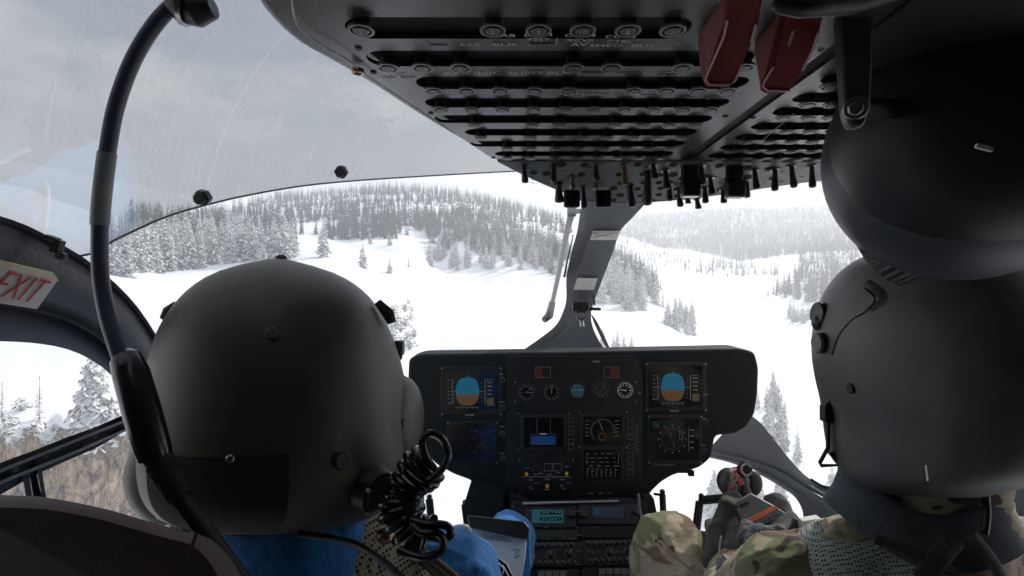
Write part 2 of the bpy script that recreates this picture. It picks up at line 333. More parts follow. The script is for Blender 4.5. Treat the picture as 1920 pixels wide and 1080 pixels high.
# --- single trees one can point at
def tree_at(px, py, h, kind, label, wide=1.):
    d = hit([px], [py])[0]
    if np.isnan(d): return
    put_tree((px-960)/960*d, d, h, kind, label, None, wide=wide)
def tree_h(px, py, top, kind, label, wide=1.):
    """tree standing where (px, py) meets the ground and reaching up to row top"""
    d = hit([px], [py])[0]
    put_tree((px-960)/960*d, d, (py-top)/960*d, kind, label, None, wide=wide)
tree_h(178, 822, 645, 'near', 'large snow loaded fir above the rock cliff outside the left door window', 1.1)
tree_h(74, 795, 706, 'thin', 'slim snowy fir left of the large fir above the cliff', 1.1)
tree_h(4, 790, 715, 'thin', 'bare looking slim fir at the left edge of the door window', 1.)
tree_h(680, 502, 455, 'mid', 'lone bushy snowy fir on the open snow above and right of the left helmet', 1.3)
tree_h(731, 512, 482, 'mid', 'short rounded fir right of the lone bushy fir on the open snow', 1.3)
tree_h(694, 458, 432, 'mid', 'small dark fir on the upper snow field above the lone bushy fir', 1.3)
tree_h(731, 460, 436, 'mid', 'small dark fir on the upper snow field, right one of the pair', 1.3)
tree_h(766, 500, 472, 'thin', 'thin dark spire fir at the foot of the upper snow field', 1.2)
tree_h(492, 498, 450, 'mid', 'short snowy fir before the gap in the tree line behind the left helmet', 1.2)
for px, py, top, lab in ((1243, 575, 536, 'last narrow fir at the tip of the wooded spur'), (1200, 578, 545, 'small dark fir in the snow gap behind the wooded spur right of the post'),
        (1440, 555, 536, 'tiny dark fir alone on the valley floor before the right hillside wood'), (1462, 800, 745, 'slim fir low on the slope right of the instrument panel, tallest of its row'),
        (1560, 905, 868, 'small fir seen under the right helmet just above the door frame'), (1472, 786, 738, 'slim fir beside the tallest one right of the instrument panel')):
    tree_h(px, py, top, 'thin' if px < 1500 else 'mid', lab, 1.5)
# --- stands
stand([(196,508),(225,518),(380,503),(480,490),(560,484),(618,484),(612,474),(540,468),(400,470),(240,480),(196,490)], 88, (12, 17), 'mid',
      'snow covered fir in the tree line along the far edge of the left snow bench', 'snowy firs along the far edge of the left snow bench', 1)
stand([(235,455),(300,442),(430,437),(468,440),(468,460),(400,478),(240,478)], 28, (13, 17), 'mid',
      'fir in the rear rows of the tree line beyond the left snow bench', 'firs in the rear rows beyond the left snow bench', 2)
stand([(800,500),(800,478),(900,470),(1030,482),(1060,500),(1040,512),(930,505),(850,510)], 42, (11, 17), 'mid',
      'grey fir on the rocky shoulder left of the center post', 'firs on the rocky shoulder left of the center post', 3)
stand([(1118,500),(1180,520),(1240,560),(1236,576),(1180,585),(1122,570)], 44, (13, 19), 'mid', 'dark fir in the wooded spur just right of the center post', 'firs of the wooded spur right of the center post', 4)
stand([(1236,600),(1300,600),(1312,622),(1290,632),(1240,612)], 26, (8, 14), 'mid', 'fir in the small clump on the valley snow above the instrument panel', 'firs of the clump on the valley snow', 5)
stand([(1478,590),(1528,595),(1545,618),(1490,612)], 16, (9, 13), 'mid', 'fir in the small clump left of the right helmet', 'firs of the clump left of the right helmet', 6)
stand([(1425,740),(1452,740),(1500,860),(1500,880),(1440,830),(1420,770)], 16, (4, 7.5), 'mid', 'slim fir on the slope between the instrument panel and the right helmet', 'firs on the slope right of the instrument panel', 7, wide=.75)
stand([(1320,960),(1350,930),(1470,930),(1490,980),(1400,1000),(1330,1000)], 14, (3.5, 6), 'near', 'snowy fir seen through the lower right nose window', 'firs behind the lower right nose window', 8)
stand([(1115,650),(1150,655),(1230,664),(1160,668)], 7, (4, 7), 'mid', 'small fir just above the top edge of the instrument panel', 'firs just above the instrument panel', 9)
x = 0
BUSH = [(736,640),(745,600),(752,622),(762,640),(770,600),(776,632),(748,655),(765,570),(772,585),(758,585),(740,618),(768,655),(738,590),(760,612)]
for i, (px, py) in enumerate(BUSH):
    d = hit([px], [py], 50)[0]; put_tree((px-960)/960*d, d, random.uniform(1.2, 2.6), 'shrub', 'frosted shrub clinging to the rocky edge of the snow bench right of the left helmet', 'frosted shrubs on the bench edge', name='shrub', wide=1.9)
for i, (px, py) in enumerate([(20,800),(40,770),(60,830),(100,810),(110,840),(215,800),(235,790),(30,850),(250,830),(8,830),(140,835)]):
    d = hit([px], [py], 30)[0]; put_tree((px-960)/960*d, d, random.uniform(.7, 1.6), 'shrub', 'low snow dusted shrub along the top of the rock cliff', 'low shrubs along the cliff top', name='shrub', wide=1.9)
# --- the woods that nobody could count
items = []
def wood(poly, n, hts, kind, seed, wd=1., dmin=230, thin=None):
    x, y, q = scatter(poly, n, seed, dmin)
    if thin is not None:
        k = thin(x, y, q); x, y = x[k], y[k]
    items.append((x, y, hts, kind, wd))
gaps = lambda s, t: (lambda x, y, q: fbm(x, y, s, 77, 3) > t)
wood([(170,440),(300,415),(430,400),(500,372),(560,362),(650,352),(700,352),(850,362),(960,388),(1010,400),(1060,412),(1075,440),(1000,430),(900,420),(830,440),(800,452),(620,450),(600,440),(470,445),(230,455)], 3100, (9, 16), 'far', 41, thin=lambda x, y, q: fbm(x, y, 110, 77, 4) > -.16)
wood([(500,366),(600,352),(660,346),(760,350),(860,356),(960,384),(1050,408),(1060,416),(950,398),(850,376),(650,362),(520,385)], 500, (11, 17), 'thin', 40, 1.2)
wood([(880,430),(960,430),(1060,455),(1080,500),(1000,480),(900,465),(840,470),(800,455)], 210, (11, 16), 'thin', 42, 1.5, thin=gaps(70, -.2))
wood([(840,425),(960,440),(1060,462),(1095,520),(1040,516),(1000,502),(900,480),(850,455)], 330, (10, 17), 'thin', 52, 1.4, thin=gaps(60, -.35))
wood([(1110,440),(1180,490),(1240,545),(1230,560),(1110,520)], 320, (11, 17), 'far', 43)
wood([(1140,405),(1200,400),(1400,392),(1600,388),(1960,395),(1960,470),(1600,470),(1480,478),(1400,492),(1300,470),(1240,465),(1150,440)], 10500, (14, 21), 'far', 44, 1.25, thin=gaps(420, -.75))
wood([(1160,450),(1250,475),(1400,500),(1480,500),(1450,520),(1350,520),(1240,500),(1160,480)], 240, (12, 18), 'far', 45, thin=gaps(160, .0))
wood([(1445,555),(1480,525),(1500,500),(1500,470),(1960,440),(1960,600),(1600,580),(1540,575),(1500,562)], 1900, (13, 19), 'far', 46, 1.1)
mass('forest', items, 'hazy conifer forest covering the hills beyond the valley')
# ------------------------------------------------------------------ COCKPIT helpers
class MB:
    def __init__(s): s.v = []; s.f = []
    def add(s, V, F):
        o = len(s.v); s.v.extend([tuple(x) for x in V]); s.f.extend([[i+o for i in f] for f in F])
    def mesh(s, name='m'):
        me = bpy.data.meshes.new(name); me.from_pydata(s.v, [], s.f); me.update(); return me
    def build(s, name, mat, parent=None, **k): return link(name, s.mesh(name), mat, parent, **k)
    def box(s, c, e, R=None):
        R = R or Matrix.Identity(3); V = [Vector(c)+R@Vector((x*e[0]/2, y*e[1]/2, z*e[2]/2)) for x in (-1,1) for y in (-1,1) for z in (-1,1)]
        s.add(V, [[0,1,3,2],[4,6,7,5],[0,4,5,1],[2,3,7,6],[0,2,6,4],[1,5,7,3]]); return s
    def loft(s, rings, cap=True):
        n = len(rings[0]); V = [p for r in rings for p in r]; F = []
        for i in range(len(rings)-1):
            for k in range(n): F.append([i*n+k, i*n+(k+1) % n, (i+1)*n+(k+1) % n, (i+1)*n+k])
        if cap: F.append(list(range(n))[::-1]); F.append([(len(rings)-1)*n+k for k in range(n)])
        s.add(V, F); return s
    def tube(s, pts, r, n=10, cap=True, flat=1.):
        pts = [Vector(p) for p in pts]; rs = r if isinstance(r, (list, tuple)) else [r]*len(pts); rings = []; up = None
        for i, p in enumerate(pts):
            t = (pts[min(i+1, len(pts)-1)]-pts[max(i-1, 0)]).normalized()
            if up is None: up = t.orthogonal().normalized()
            up = (up-t*up.dot(t)); up = up.normalized() if up.length > 1e-6 else t.orthogonal().normalized(); sd = t.cross(up)
            rings.append([p+(up*math.cos(a)+sd*math.sin(a)*flat)*rs[i] for a in [k*2*math.pi/n for k in range(n)]])
        return s.loft(rings, cap)
    def cyl(s, a, b, r, n=16, r2=None): return s.tube([a, b], [r, r if r2 is None else r2], n)
    def ell(s, c, r, R=None, n=20, m=12, zmin=-1., zmax=1.):
        R = R or Matrix.Identity(3); rings = []
        for j in range(m+1):
            z = zmin+(zmax-zmin)*j/m; z = math.sin(math.asin(zmin)+(math.asin(zmax)-math.asin(zmin))*j/m); q = math.sqrt(max(1e-5, 1-z*z))
            rings.append([Vector(c)+R@Vector((r[0]*q*math.cos(a), r[1]*q*math.sin(a), r[2]*z)) for a in [k*2*math.pi/n for k in range(n)]])
        return s.loft(rings)
    def prism(s, pts, off):
        """closed outline pts extruded by the vector off"""
        n = len(pts); a = [Vector(p) for p in pts]; b = [p+Vector(off) for p in a]
        s.add(a+b, [list(range(n)), [n+k for k in range(n)][::-1]]+[[k, n+k, n+(k+1) % n, (k+1) % n] for k in range(n)]); return s
    def ring(s, c, nrm, r0, r1, h, n=24):
        """flat washer, r0 inner, r1 outer, thickness h along nrm"""
        nrm = Vector(nrm).normalized(); u = nrm.orthogonal().normalized(); w = nrm.cross(u); c = Vector(c); V = []
        for rr, hh in ((r0, 0), (r1, 0), (r1, h), (r0, h)):
            V += [c+nrm*hh+(u*math.cos(k*2*math.pi/n)+w*math.sin(k*2*math.pi/n))*rr for k in range(n)]
        s.add(V, [[j*n+k, j*n+(k+1) % n, ((j+1) % 4)*n+(k+1) % n, ((j+1) % 4)*n+k] for j in range(4) for k in range(n)]); return s
def spline(pts, n=8):
    """Catmull-Rom through pts"""
    p = [Vector(x) for x in pts]; p = [p[0]*2-p[1]]+p+[p[-1]*2-p[-2]]; out = []
    for i in range(1, len(p)-2):
        for k in range(n):
            t = k/n; a, b, c, d = p[i-1], p[i], p[i+1], p[i+2]
            out.append(.5*((2*b)+(c-a)*t+(2*a-5*b+4*c-d)*t*t+(3*b-a-3*c+d)*t**3))
    return out+[p[-2]]
def rounded(poly, r, n=5):
    """round the corners of a 2-D/3-D outline"""
    out = []; m = len(poly)
    for i in range(m):
        a, b, c = Vector(poly[i-1]), Vector(poly[i]), Vector(poly[(i+1) % m]); u = (a-b); w = (c-b)
        q = min(r, u.length*.48, w.length*.48); u.normalize(); w.normalize(); p0 = b+u*q; p1 = b+w*q
        for k in range(n+1):
            t = k/n; out.append((1-t)**2*p0+2*t*(1-t)*b+t*t*p1)
    return out
class Plane:
    """a real flat surface in the cockpit; at(px, py) finds the spot on it seen at that photo pixel"""
    def __init__(s, o, nrm): s.o = Vector(o); s.n = Vector(nrm).normalized()
    def at(s, px, py, lift=0.):
        d = Vector(((px-960)/960, 1, (540-py)/960)); return d*(s.o.dot(s.n)/d.dot(s.n))+s.n*lift
EC, EA = Vector((.2, -.1, -.45)), Vector((1.0, 2.1, 1.05))
def E(px, py, inset=0.):
    """spot on the canopy shell (an ellipsoid) seen at a photo pixel"""
    a = EA*(1-inset); d = Vector(((px-960)/960, 1, (540-py)/960)); q = Vector([d[i]/a[i] for i in range(3)]); c = Vector([EC[i]/a[i] for i in range(3)])
    A = q.dot(q); B = -2*q.dot(c); C_ = c.dot(c)-1; return d*((-B+math.sqrt(B*B-4*A*C_))/(2*A))
def lerp_list(L_, t):
    seg = [math.hypot(L_[i+1][0]-L_[i][0], L_[i+1][1]-L_[i][1]) for i in range(len(L_)-1)]; s = sum(seg)*t
    for i, q in enumerate(seg):
        if s <= q or i == len(seg)-1:
            u = s/q if q else 0; return (L_[i][0]+(L_[i+1][0]-L_[i][0])*u, L_[i][1]+(L_[i+1][1]-L_[i][1])*u)
        s -= q
def smooth2(L_, n=8): return [(p.x, p.y) for p in spline([Vector((a, b, 0)) for a, b in L_], n)]
def band(A, B, in0=0., in1=.03, n=40, bulge=0., m=6):
    """curved solid member on the canopy shell between two edge curves (photo pixels), from inset in0 to inset in1"""
    A = smooth2(A); B = smooth2(B); rings = []
    for i in range(n+1):
        a = lerp_list(A, i/n); b = lerp_list(B, i/n); r = []
        for k in range(m+1):
            u = k/m; q = in1+bulge*math.sin(math.pi*u); r.append(E(a[0]+(b[0]-a[0])*u, a[1]+(b[1]-a[1])*u, q))
        r2 = [E(a[0]+(b[0]-a[0])*u, a[1]+(b[1]-a[1])*u, in0) for u in (1, .5, 0)]
        rings.append(r+r2)
    return MB().loft(rings)
def text_mesh(s, size, ext=.0002, shear=0., bold=0., space=1.):
    c = bpy.data.curves.new('t', 'FONT'); c.body = s; c.size = size; c.extrude = ext; c.shear = shear; c.offset = bold; c.align_x = 'CENTER'; c.align_y = 'CENTER'; c.space_character = space
    c.resolution_u = 3
    o = bpy.data.objects.new('t', c); SC.collection.objects.link(o); bpy.context.view_layer.update()
    me = bpy.data.meshes.new_from_object(o.evaluated_get(bpy.context.evaluated_depsgraph_get())); V = [v.co.copy() for v in me.vertices]; F = [list(p.vertices) for p in me.polygons]
    bpy.data.objects.remove(o); bpy.data.curves.remove(c); bpy.data.meshes.remove(me); return V, F
def add_text(mb, s, c, right, up, size, sx=1., **k):
    V, F = text_mesh(s, size, **k); right = Vector(right).normalized(); up = Vector(up); up = (up-right*up.dot(right)).normalized(); n = right.cross(up)
    mb.add([Vector(c)+right*v.x*sx+up*v.y+n*v.z for v in V], F)
def remeshed(mb, voxel, smooth=6):
    o = bpy.data.objects.new('tmp', mb.mesh()); SC.collection.objects.link(o)
    r = o.modifiers.new('r', 'REMESH'); r.mode = 'VOXEL'; r.voxel_size = voxel; s = o.modifiers.new('s', 'SMOOTH'); s.factor = .5; s.iterations = smooth
    bpy.context.view_layer.update(); me = bpy.data.meshes.new_from_object(o.evaluated_get(bpy.context.evaluated_depsgraph_get())); bpy.data.objects.remove(o); return me
def plate_with_holes(outline, holes, depth, z, pz=0.):
    """flat plate in the x-y plane at height z (curve fill keeps the holes open), thickness depth"""
    c = bpy.data.curves.new('p', 'CURVE'); c.dimensions = '2D'; c.fill_mode = 'BOTH'; c.extrude = depth/2
    for L_ in [outline]+holes:
        s = c.splines.new('POLY'); s.points.add(len(L_)-1); s.use_cyclic_u = True
        for q, p in zip(s.points, L_): q.co = (p[0], p[1], 0, 1)
    o = bpy.data.objects.new('p', c); SC.collection.objects.link(o); bpy.context.view_layer.update()
    me = bpy.data.meshes.new_from_object(o.evaluated_get(bpy.context.evaluated_depsgraph_get())); bpy.data.objects.remove(o)
    me.transform(Matrix.Translation((0, 0, z))); return me
def copy_to(o, offset, parent, name=None):
    c = o.copy(); SC.collection.objects.link(c); c.parent = parent; c.location = Vector(o.location)+Vector(offset)
    return c
# ------------------------------------------------------------------ cockpit materials
M = dict(
    shell=mat('shell_grey', (.10, .105, .115), .55, var=.08, scale=12, bump=.15, bscale=220),
    shell_light=mat('shell_light_grey', (.24, .245, .25), .5, var=.06, scale=9),
    liner=mat('cabin_liner', (.10, .10, .105), .85, var=.2, scale=6),
    black=mat('black_plastic', (.012, .013, .014), .42, var=.3, scale=25, bump=.1),
    blackgloss=mat('black_gloss', (.010, .011, .013), .22, var=.3, scale=30),
    rubber=mat('black_rubber', (.014, .015, .017), .5, var=.3, scale=40, bump=.1),
    cons=mat('console_paint', (.048, .048, .046), .30, metal=.2, var=.15, scale=14, bump=.03, bscale=500, spec=.8),
    consrim=mat('console_fairing', (.075, .076, .078), .30, var=.12, scale=10, bump=.03, bscale=300, spec=.7),
    hole=mat('recess_black', (.005, .005, .006), .7, var=.2),
    breaker=mat('breaker_button', (.02, .02, .021), .35, var=.3, scale=60),
    brk_ring=mat('breaker_ring', (.17, .17, .165), .35, metal=.4, var=.2, scale=60),
    mark=mat('grey_marking', (.55, .55, .53), .6, var=.3, scale=80),
    metal=mat('worn_metal', (.32, .31, .29), .3, metal=1, var=.2, scale=50),
    brass=mat('brass_screw', (.45, .28, .2), .35, metal=1, var=.2, scale=70),
    red=mat('red_guard', (.15, .010, .007), .55, var=.25, scale=18, spec=.25),
    rededge=mat('red_edge_glint', (.55, .36, .33), .4, var=.2),  # pale tone paints the light caught along the lever edges
    amber=mat('amber_bat', (.25, .17, .07), .4, var=.2),
    panel=mat('panel_paint', (.009, .012, .0135), .7, var=.12, scale=8, bump=.2, bscale=260, spec=.25),
    panel2=mat('panel_module', (.0065, .0075, .0085), .45, var=.2, scale=16),
    helm=None, 
    blue=None, skin=mat('skin', (.30, .15, .105), .5, var=.12, scale=20),
    tan=mat('tan_webbing', (.22, .20, .15), .85, var=.2, scale=60, bump=.2, bscale=300),
    seat=mat('seat_cloth', (.075, .046, .046), .9, var=.25, scale=20, bump=.12, bscale=700, sheen=.05),
    white=mat('white_plate', (.62, .61, .57), .55, var=.04, scale=9),
    paper=mat('paper', (.62, .64, .66), .8, var=.04, scale=9),
    exitred=mat('exit_red', (.55, .05, .05), .6, var=.1),
    greyhandle=mat('grey_handle', (.30, .31, .32), .5, var=.1),
    boxgrey=mat('box_grey', (.14, .15, .155), .5, var=.1, scale=20, bump=.2),
    orange=mat('orange_stripe', (.75, .17, .05), .6, var=.1, scale=30),
    pink=mat('red_button', (.70, .16, .14), .35, var=.1),
    glove=mat('glove_cloth', (.09, .095, .10), .8, var=.25, scale=40, bump=.5, bscale=300),
    inner=mat('sleeve_grey', (.22, .22, .22), .5, var=.15, scale=30),
    cuplight=mat('earcup_olive', (.13, .13, .11), .5, var=.12, scale=14),
    hair=mat('hair', (.03, .02, .012), .8, var=.3, scale=80),
)
def helmet_mat(name, c):
    m, nt, b, L = nodes_mat(name); N = nt.nodes.new; t = N('ShaderNodeTexCoord')
    n = N('ShaderNodeTexNoise'); n.inputs['Scale'].default_value = 9; n.inputs['Detail'].default_value = 6; L(t.outputs['Object'], n.inputs['Vector'])
    r = N('ShaderNodeValToRGB'); r.color_ramp.elements[0].position = .35; r.color_ramp.elements[1].position = .75
    r.color_ramp.elements[0].color = tuple(x*.68 for x in c)+(1,); r.color_ramp.elements[1].color = tuple(x*1.45 for x in c)+(1,); L(n.outputs['Fac'], r.inputs['Fac'])
    mp = N('ShaderNodeMapping'); mp.inputs['Scale'].default_value = (150, 60, 40); mp.inputs['Rotation'].default_value = (.9, .7, .5); L(t.outputs['Object'], mp.inputs['Vector'])
    s = N('ShaderNodeTexNoise'); s.inputs['Scale'].default_value = 1.1; s.inputs['Detail'].default_value = 4; s.inputs['Distortion'].default_value = 1.5; L(mp.outputs['Vector'], s.inputs['Vector'])
    sr = N('ShaderNodeMapRange'); sr.inputs['From Min'].default_value = .66; sr.inputs['From Max'].default_value = .80; L(s.outputs['Fac'], sr.inputs['Value'])
    mx = N('ShaderNodeMixRGB'); L(sr.outputs['Result'], mx.inputs['Fac']); L(r.outputs['Color'], mx.inputs['Color1']); mx.inputs['Color2'].default_value = tuple(min(1, x*2.1) for x in c)+(1,)
    L(mx.outputs['Color'], b.inputs['Base Color'])
    rr = N('ShaderNodeMapRange'); rr.inputs['To Min'].default_value = .36; rr.inputs['To Max'].default_value = .62; L(n.outputs['Fac'], rr.inputs['Value']); L(rr.outputs['Result'], b.inputs['Roughness'])
    return m
M['helm'] = helmet_mat('helmet_olive', (.052, .045, .030)); M['helm2'] = helmet_mat('helmet_dark', (.095, .092, .084)); M['dome'] = helmet_mat('dome_black', (.050, .053, .060))
def cloth_mat(name, c, wr=9):
    m, nt, b, L = nodes_mat(name); N = nt.nodes.new; t = N('ShaderNodeTexCoord')
    n = N('ShaderNodeTexNoise'); n.inputs['Scale'].default_value = wr; n.inputs['Detail'].default_value = 3; n.inputs['Distortion'].default_value = 1.2; L(t.outputs['Object'], n.inputs['Vector'])
    w = N('ShaderNodeTexNoise'); w.inputs['Scale'].default_value = 900; L(t.outputs['Object'], w.inputs['Vector'])
    r = N('ShaderNodeValToRGB'); r.color_ramp.elements[0].color = tuple(x*.75 for x in c)+(1,); r.color_ramp.elements[1].color = tuple(min(1, x*1.25) for x in c)+(1,); L(n.outputs['Fac'], r.inputs['Fac']); L(r.outputs['Color'], b.inputs['Base Color'])
    a = N('ShaderNodeMath'); a.operation = 'MULTIPLY_ADD'; a.inputs[1].default_value = .03; L(w.outputs['Fac'], a.inputs[0]); L(n.outputs['Fac'], a.inputs[2])
    bp = N('ShaderNodeBump'); bp.inputs['Strength'].default_value = .7; bp.inputs['Distance'].default_value = .02; L(a.outputs['Value'], bp.inputs['Height']); L(bp.outputs['Normal'], b.inputs['Normal'])
    b.inputs['Roughness'].default_value = .85; b.inputs['Sheen Weight'].default_value = .15; return m
M['blue'] = cloth_mat('blue_cloth', (.018, .16, .44))
def camo_mat():
    m, nt, b, L = nodes_mat('camouflage'); N = nt.nodes.new; t = N('ShaderNodeTexCoord'); prev = None
    base = (.32, .27, .18)
    for i, (sc, th, col, seed) in enumerate(((11, .53, (.16, .17, .085), 0), (13, .57, (.15, .10, .06), 5), (17, .62, (.045, .035, .025), 9), (22, .66, (.34, .31, .22), 14))):
        mp = N('ShaderNodeMapping'); mp.inputs['Location'].default_value = (seed, seed*.7, -seed); mp.inputs['Scale'].default_value = (.75, .75, 1.5); L(t.outputs['Object'], mp.inputs['Vector'])
        n = N('ShaderNodeTexNoise'); n.inputs['Scale'].default_value = sc; n.inputs['Detail'].default_value = 2.5; n.inputs['Distortion'].default_value = .6; L(mp.outputs['Vector'], n.inputs['Vector'])
        g = N('ShaderNodeMapRange'); g.inputs['From Min'].default_value = th; g.inputs['From Max'].default_value = th+.02; L(n.outputs['Fac'], g.inputs['Value'])
        x = N('ShaderNodeMixRGB'); L(g.outputs['Result'], x.inputs['Fac']); x.inputs['Color2'].default_value = col+(1,)
        if prev: L(prev.outputs['Color'], x.inputs['Color1'])
        else: x.inputs['Color1'].default_value = base+(1,)
        prev = x
    L(prev.outputs['Color'], b.inputs['Base Color']); b.inputs['Roughness'].default_value = .9
    n = N('ShaderNodeTexNoise'); n.inputs['Scale'].default_value = 14; n.inputs['Distortion'].default_value = 1; L(t.outputs['Object'], n.inputs['Vector'])
    bp = N('ShaderNodeBump'); bp.inputs['Strength'].default_value = .6; bp.inputs['Distance'].default_value = .015; L(n.outputs['Fac'], bp.inputs['Height']); L(bp.outputs['Normal'], b.inputs['Normal'])
    return m
M['camo'] = camo_mat()
def mesh_cloth(name, thread, hole, sc):
    m, nt, b, L = nodes_mat(name); N = nt.nodes.new; t = N('ShaderNodeTexCoord')
    mp = N('ShaderNodeMapping'); mp.inputs['Rotation'].default_value = (.2, .3, .5); L(t.outputs['Object'], mp.inputs['Vector'])
    v = N('ShaderNodeTexVoronoi'); v.inputs['Scale'].default_value = sc; v.inputs['Randomness'].default_value = .12; L(mp.outputs['Vector'], v.inputs['Vector'])
    g = N('ShaderNodeMapRange'); g.inputs['From Min'].default_value = .32; g.inputs['From Max'].default_value = .44; L(v.outputs['Distance'], g.inputs['Value'])
    x = N('ShaderNodeMixRGB'); L(g.outputs['Result'], x.inputs['Fac']); x.inputs['Color1'].default_value = hole+(1,); x.inputs['Color2'].default_value = thread+(1,)
    L(x.outputs['Color'], b.inputs['Base Color']); b.inputs['Roughness'].default_value = .85
    bp = N('ShaderNodeBump'); bp.inputs['Strength'].default_value = .8; bp.inputs['Distance'].default_value = .002; L(g.outputs['Result'], bp.inputs['Height']); L(bp.outputs['Normal'], b.inputs['Normal'])
    return m
M['meshtan'] = mesh_cloth('tan_mesh_cloth', (.33, .30, .22), (.02, .02, .016), 190)
M['meshgreen'] = mesh_cloth('green_mesh_cloth', (.32, .36, .31), (.04, .045, .04), 260)
def glass_mat(name, tint, refl, body=None, bodyw=0.):
    m = bpy.data.materials.new(name); m.use_nodes = True; nt = m.node_tree; nt.nodes.clear(); N = nt.nodes.new; L = nt.links.new
    t = N('ShaderNodeBsdfTransparent'); t.inputs['Color'].default_value = tuple(tint)+(1,); g = N('ShaderNodeBsdfGlossy'); g.inputs['Roughness'].default_value = .012
    lw = N('ShaderNodeFresnel'); lw.inputs['IOR'].default_value = refl[0]; mul = N('ShaderNodeMath'); mul.operation = 'MULTIPLY_ADD'; mul.inputs[1].default_value = refl[1]; mul.inputs[2].default_value = refl[2]; mul.use_clamp = True
    L(lw.outputs['Fac'], mul.inputs[0]); mx = N('ShaderNodeMixShader'); L(mul.outputs['Value'], mx.inputs['Fac']); L(t.outputs['BSDF'], mx.inputs[1]); L(g.outputs['BSDF'], mx.inputs[2]); last = mx
    if body:
        d = N('ShaderNodeBsdfTranslucent'); d.inputs['Color'].default_value = tuple(body)+(1,); m2 = N('ShaderNodeMixShader'); m2.inputs['Fac'].default_value = bodyw
        L(mx.outputs['Shader'], m2.inputs[1]); L(d.outputs['BSDF'], m2.inputs[2]); last = m2
    o = N('ShaderNodeOutputMaterial'); L(last.outputs['Shader'], o.inputs['Surface']); return m
M['glass'] = glass_mat('windshield_glass', (.96, .975, .97), (1.45, .35, 0), (.9, .93, .96), .085)  # milky film mixed into the glass stands in for veiling glare
M['tint'] = glass_mat('tinted_acrylic', (.76, .78, .79), (1.5, 1.8, .34), (.95, .94, .90), .13)
EMI = {}
def emi(name, c, s):
    if name not in EMI: EMI[name] = mat(name, tuple(x*.3 for x in c), .5, var=.02, emit=(c[0], c[1], c[2], s))
    return EMI[name]
def wrinkle(me, amp, fr=26, seed=0):
    """real folds in cloth: push the surface in and out along its normals in crossing ridges"""
    rs = np.random.default_rng(seed); n = len(me.vertices); co = np.empty(n*3, np.float32); no = np.empty(n*3, np.float32)
    me.vertices.foreach_get('co', co); me.vertices.foreach_get('normal', no); co = co.reshape(-1, 3); no = no.reshape(-1, 3); d = np.zeros(n)
    for k in range(5):
        v = rs.normal(0, 1, 3); v /= np.linalg.norm(v); w = rs.normal(0, 1, 3); f = fr*rs.uniform(.6, 1.9)
        d += (1-np.abs(np.sin(co@v*f+1.6*np.sin(co@w*9+k))))**3*rs.uniform(.5, 1)-.2
    co += no*(d*amp)[:, None]; me.vertices.foreach_set('co', co.ravel()); me.update(); return me
# ------------------------------------------------------------------ AIRFRAME
heli = empty('helicopter', (.2, .5, -1.2), 'helicopter cabin around the crew, grey window frames, center post and wide clear windshield', 'helicopter')
def epoint(x, y, inset=0., top=True):
    a = EA*(1-inset); q = 1-((x-EC.x)/a.x)**2-((y-EC.y)/a.y)**2; return Vector((x, y, EC.z+(1 if top else -1)*a.z*math.sqrt(max(q, 0))))
def shell(name, u0, u1, v0, v1, nu, nv, matl, inset=0., thick=0.):
    """patch of the ellipsoid: u = angle about the long axis (0 = up, + = right), v = angle from nose (0) to tail (pi)"""
    mb = MB(); V = []
    for k, ins in enumerate([inset, inset+thick] if thick else [inset]):
        for i in range(nv+1):
            v = v0+(v1-v0)*i/nv
            for j in range(nu+1):
                u = u0+(u1-u0)*j/nu; a = EA*(1-ins); V.append(EC+Vector((a.x*math.sin(v)*math.sin(u), a.y*math.cos(v), a.z*math.sin(v)*math.cos(u))))
    w = nu+1; F = []; off = w*(nv+1)
    for i in range(nv):
        for j in range(nu):
            q = [i*w+j, i*w+j+1, (i+1)*w+j+1, (i+1)*w+j]; F.append(q)
            if thick: F.append([x+off for x in q[::-1]])
    if thick:
        edge = [j for j in range(w)]+[i*w+nu for i in range(1, nv+1)]+[nv*w+j for j in range(nu-1, -1, -1)]+[i*w for i in range(nv-1, 0, -1)]
        for a, b in zip(edge, edge[1:]+edge[:1]): F.append([a, b, b+off, a+off][::-1])
    mb.add(V, F); return mb.build(name, matl, heli, smooth=60)
PI = math.pi
shell('windshield', -PI*.78, PI*.78, .02, PI*.5, 90, 50, M['glass'])                 # one clear bubble, nose to door posts
shell('cabin_wall', -PI, PI, PI*.505, PI*.995, 60, 24, M['liner'], 0, .02)              # closed cabin behind the front seats
shell('floor', PI*.785, PI*1.215, .05, PI*.5, 30, 30, M['liner'], 0, .02)
rf = MB(); rows = []
for i in range(31):
    y = -.12+i*(1.22+.12)/30; xl = -.14+max(0, y)*.16; xr = .64-max(0, y)*.10
    rows.append([epoint(xl+(xr-xl)*k/12, y, .004) for k in range(13)]+[epoint(xl+(xr-xl)*k/12, y, .035) for k in range(12, -1, -1)])
rf.loft(rows); rf.build('roof', M['liner'], heli)
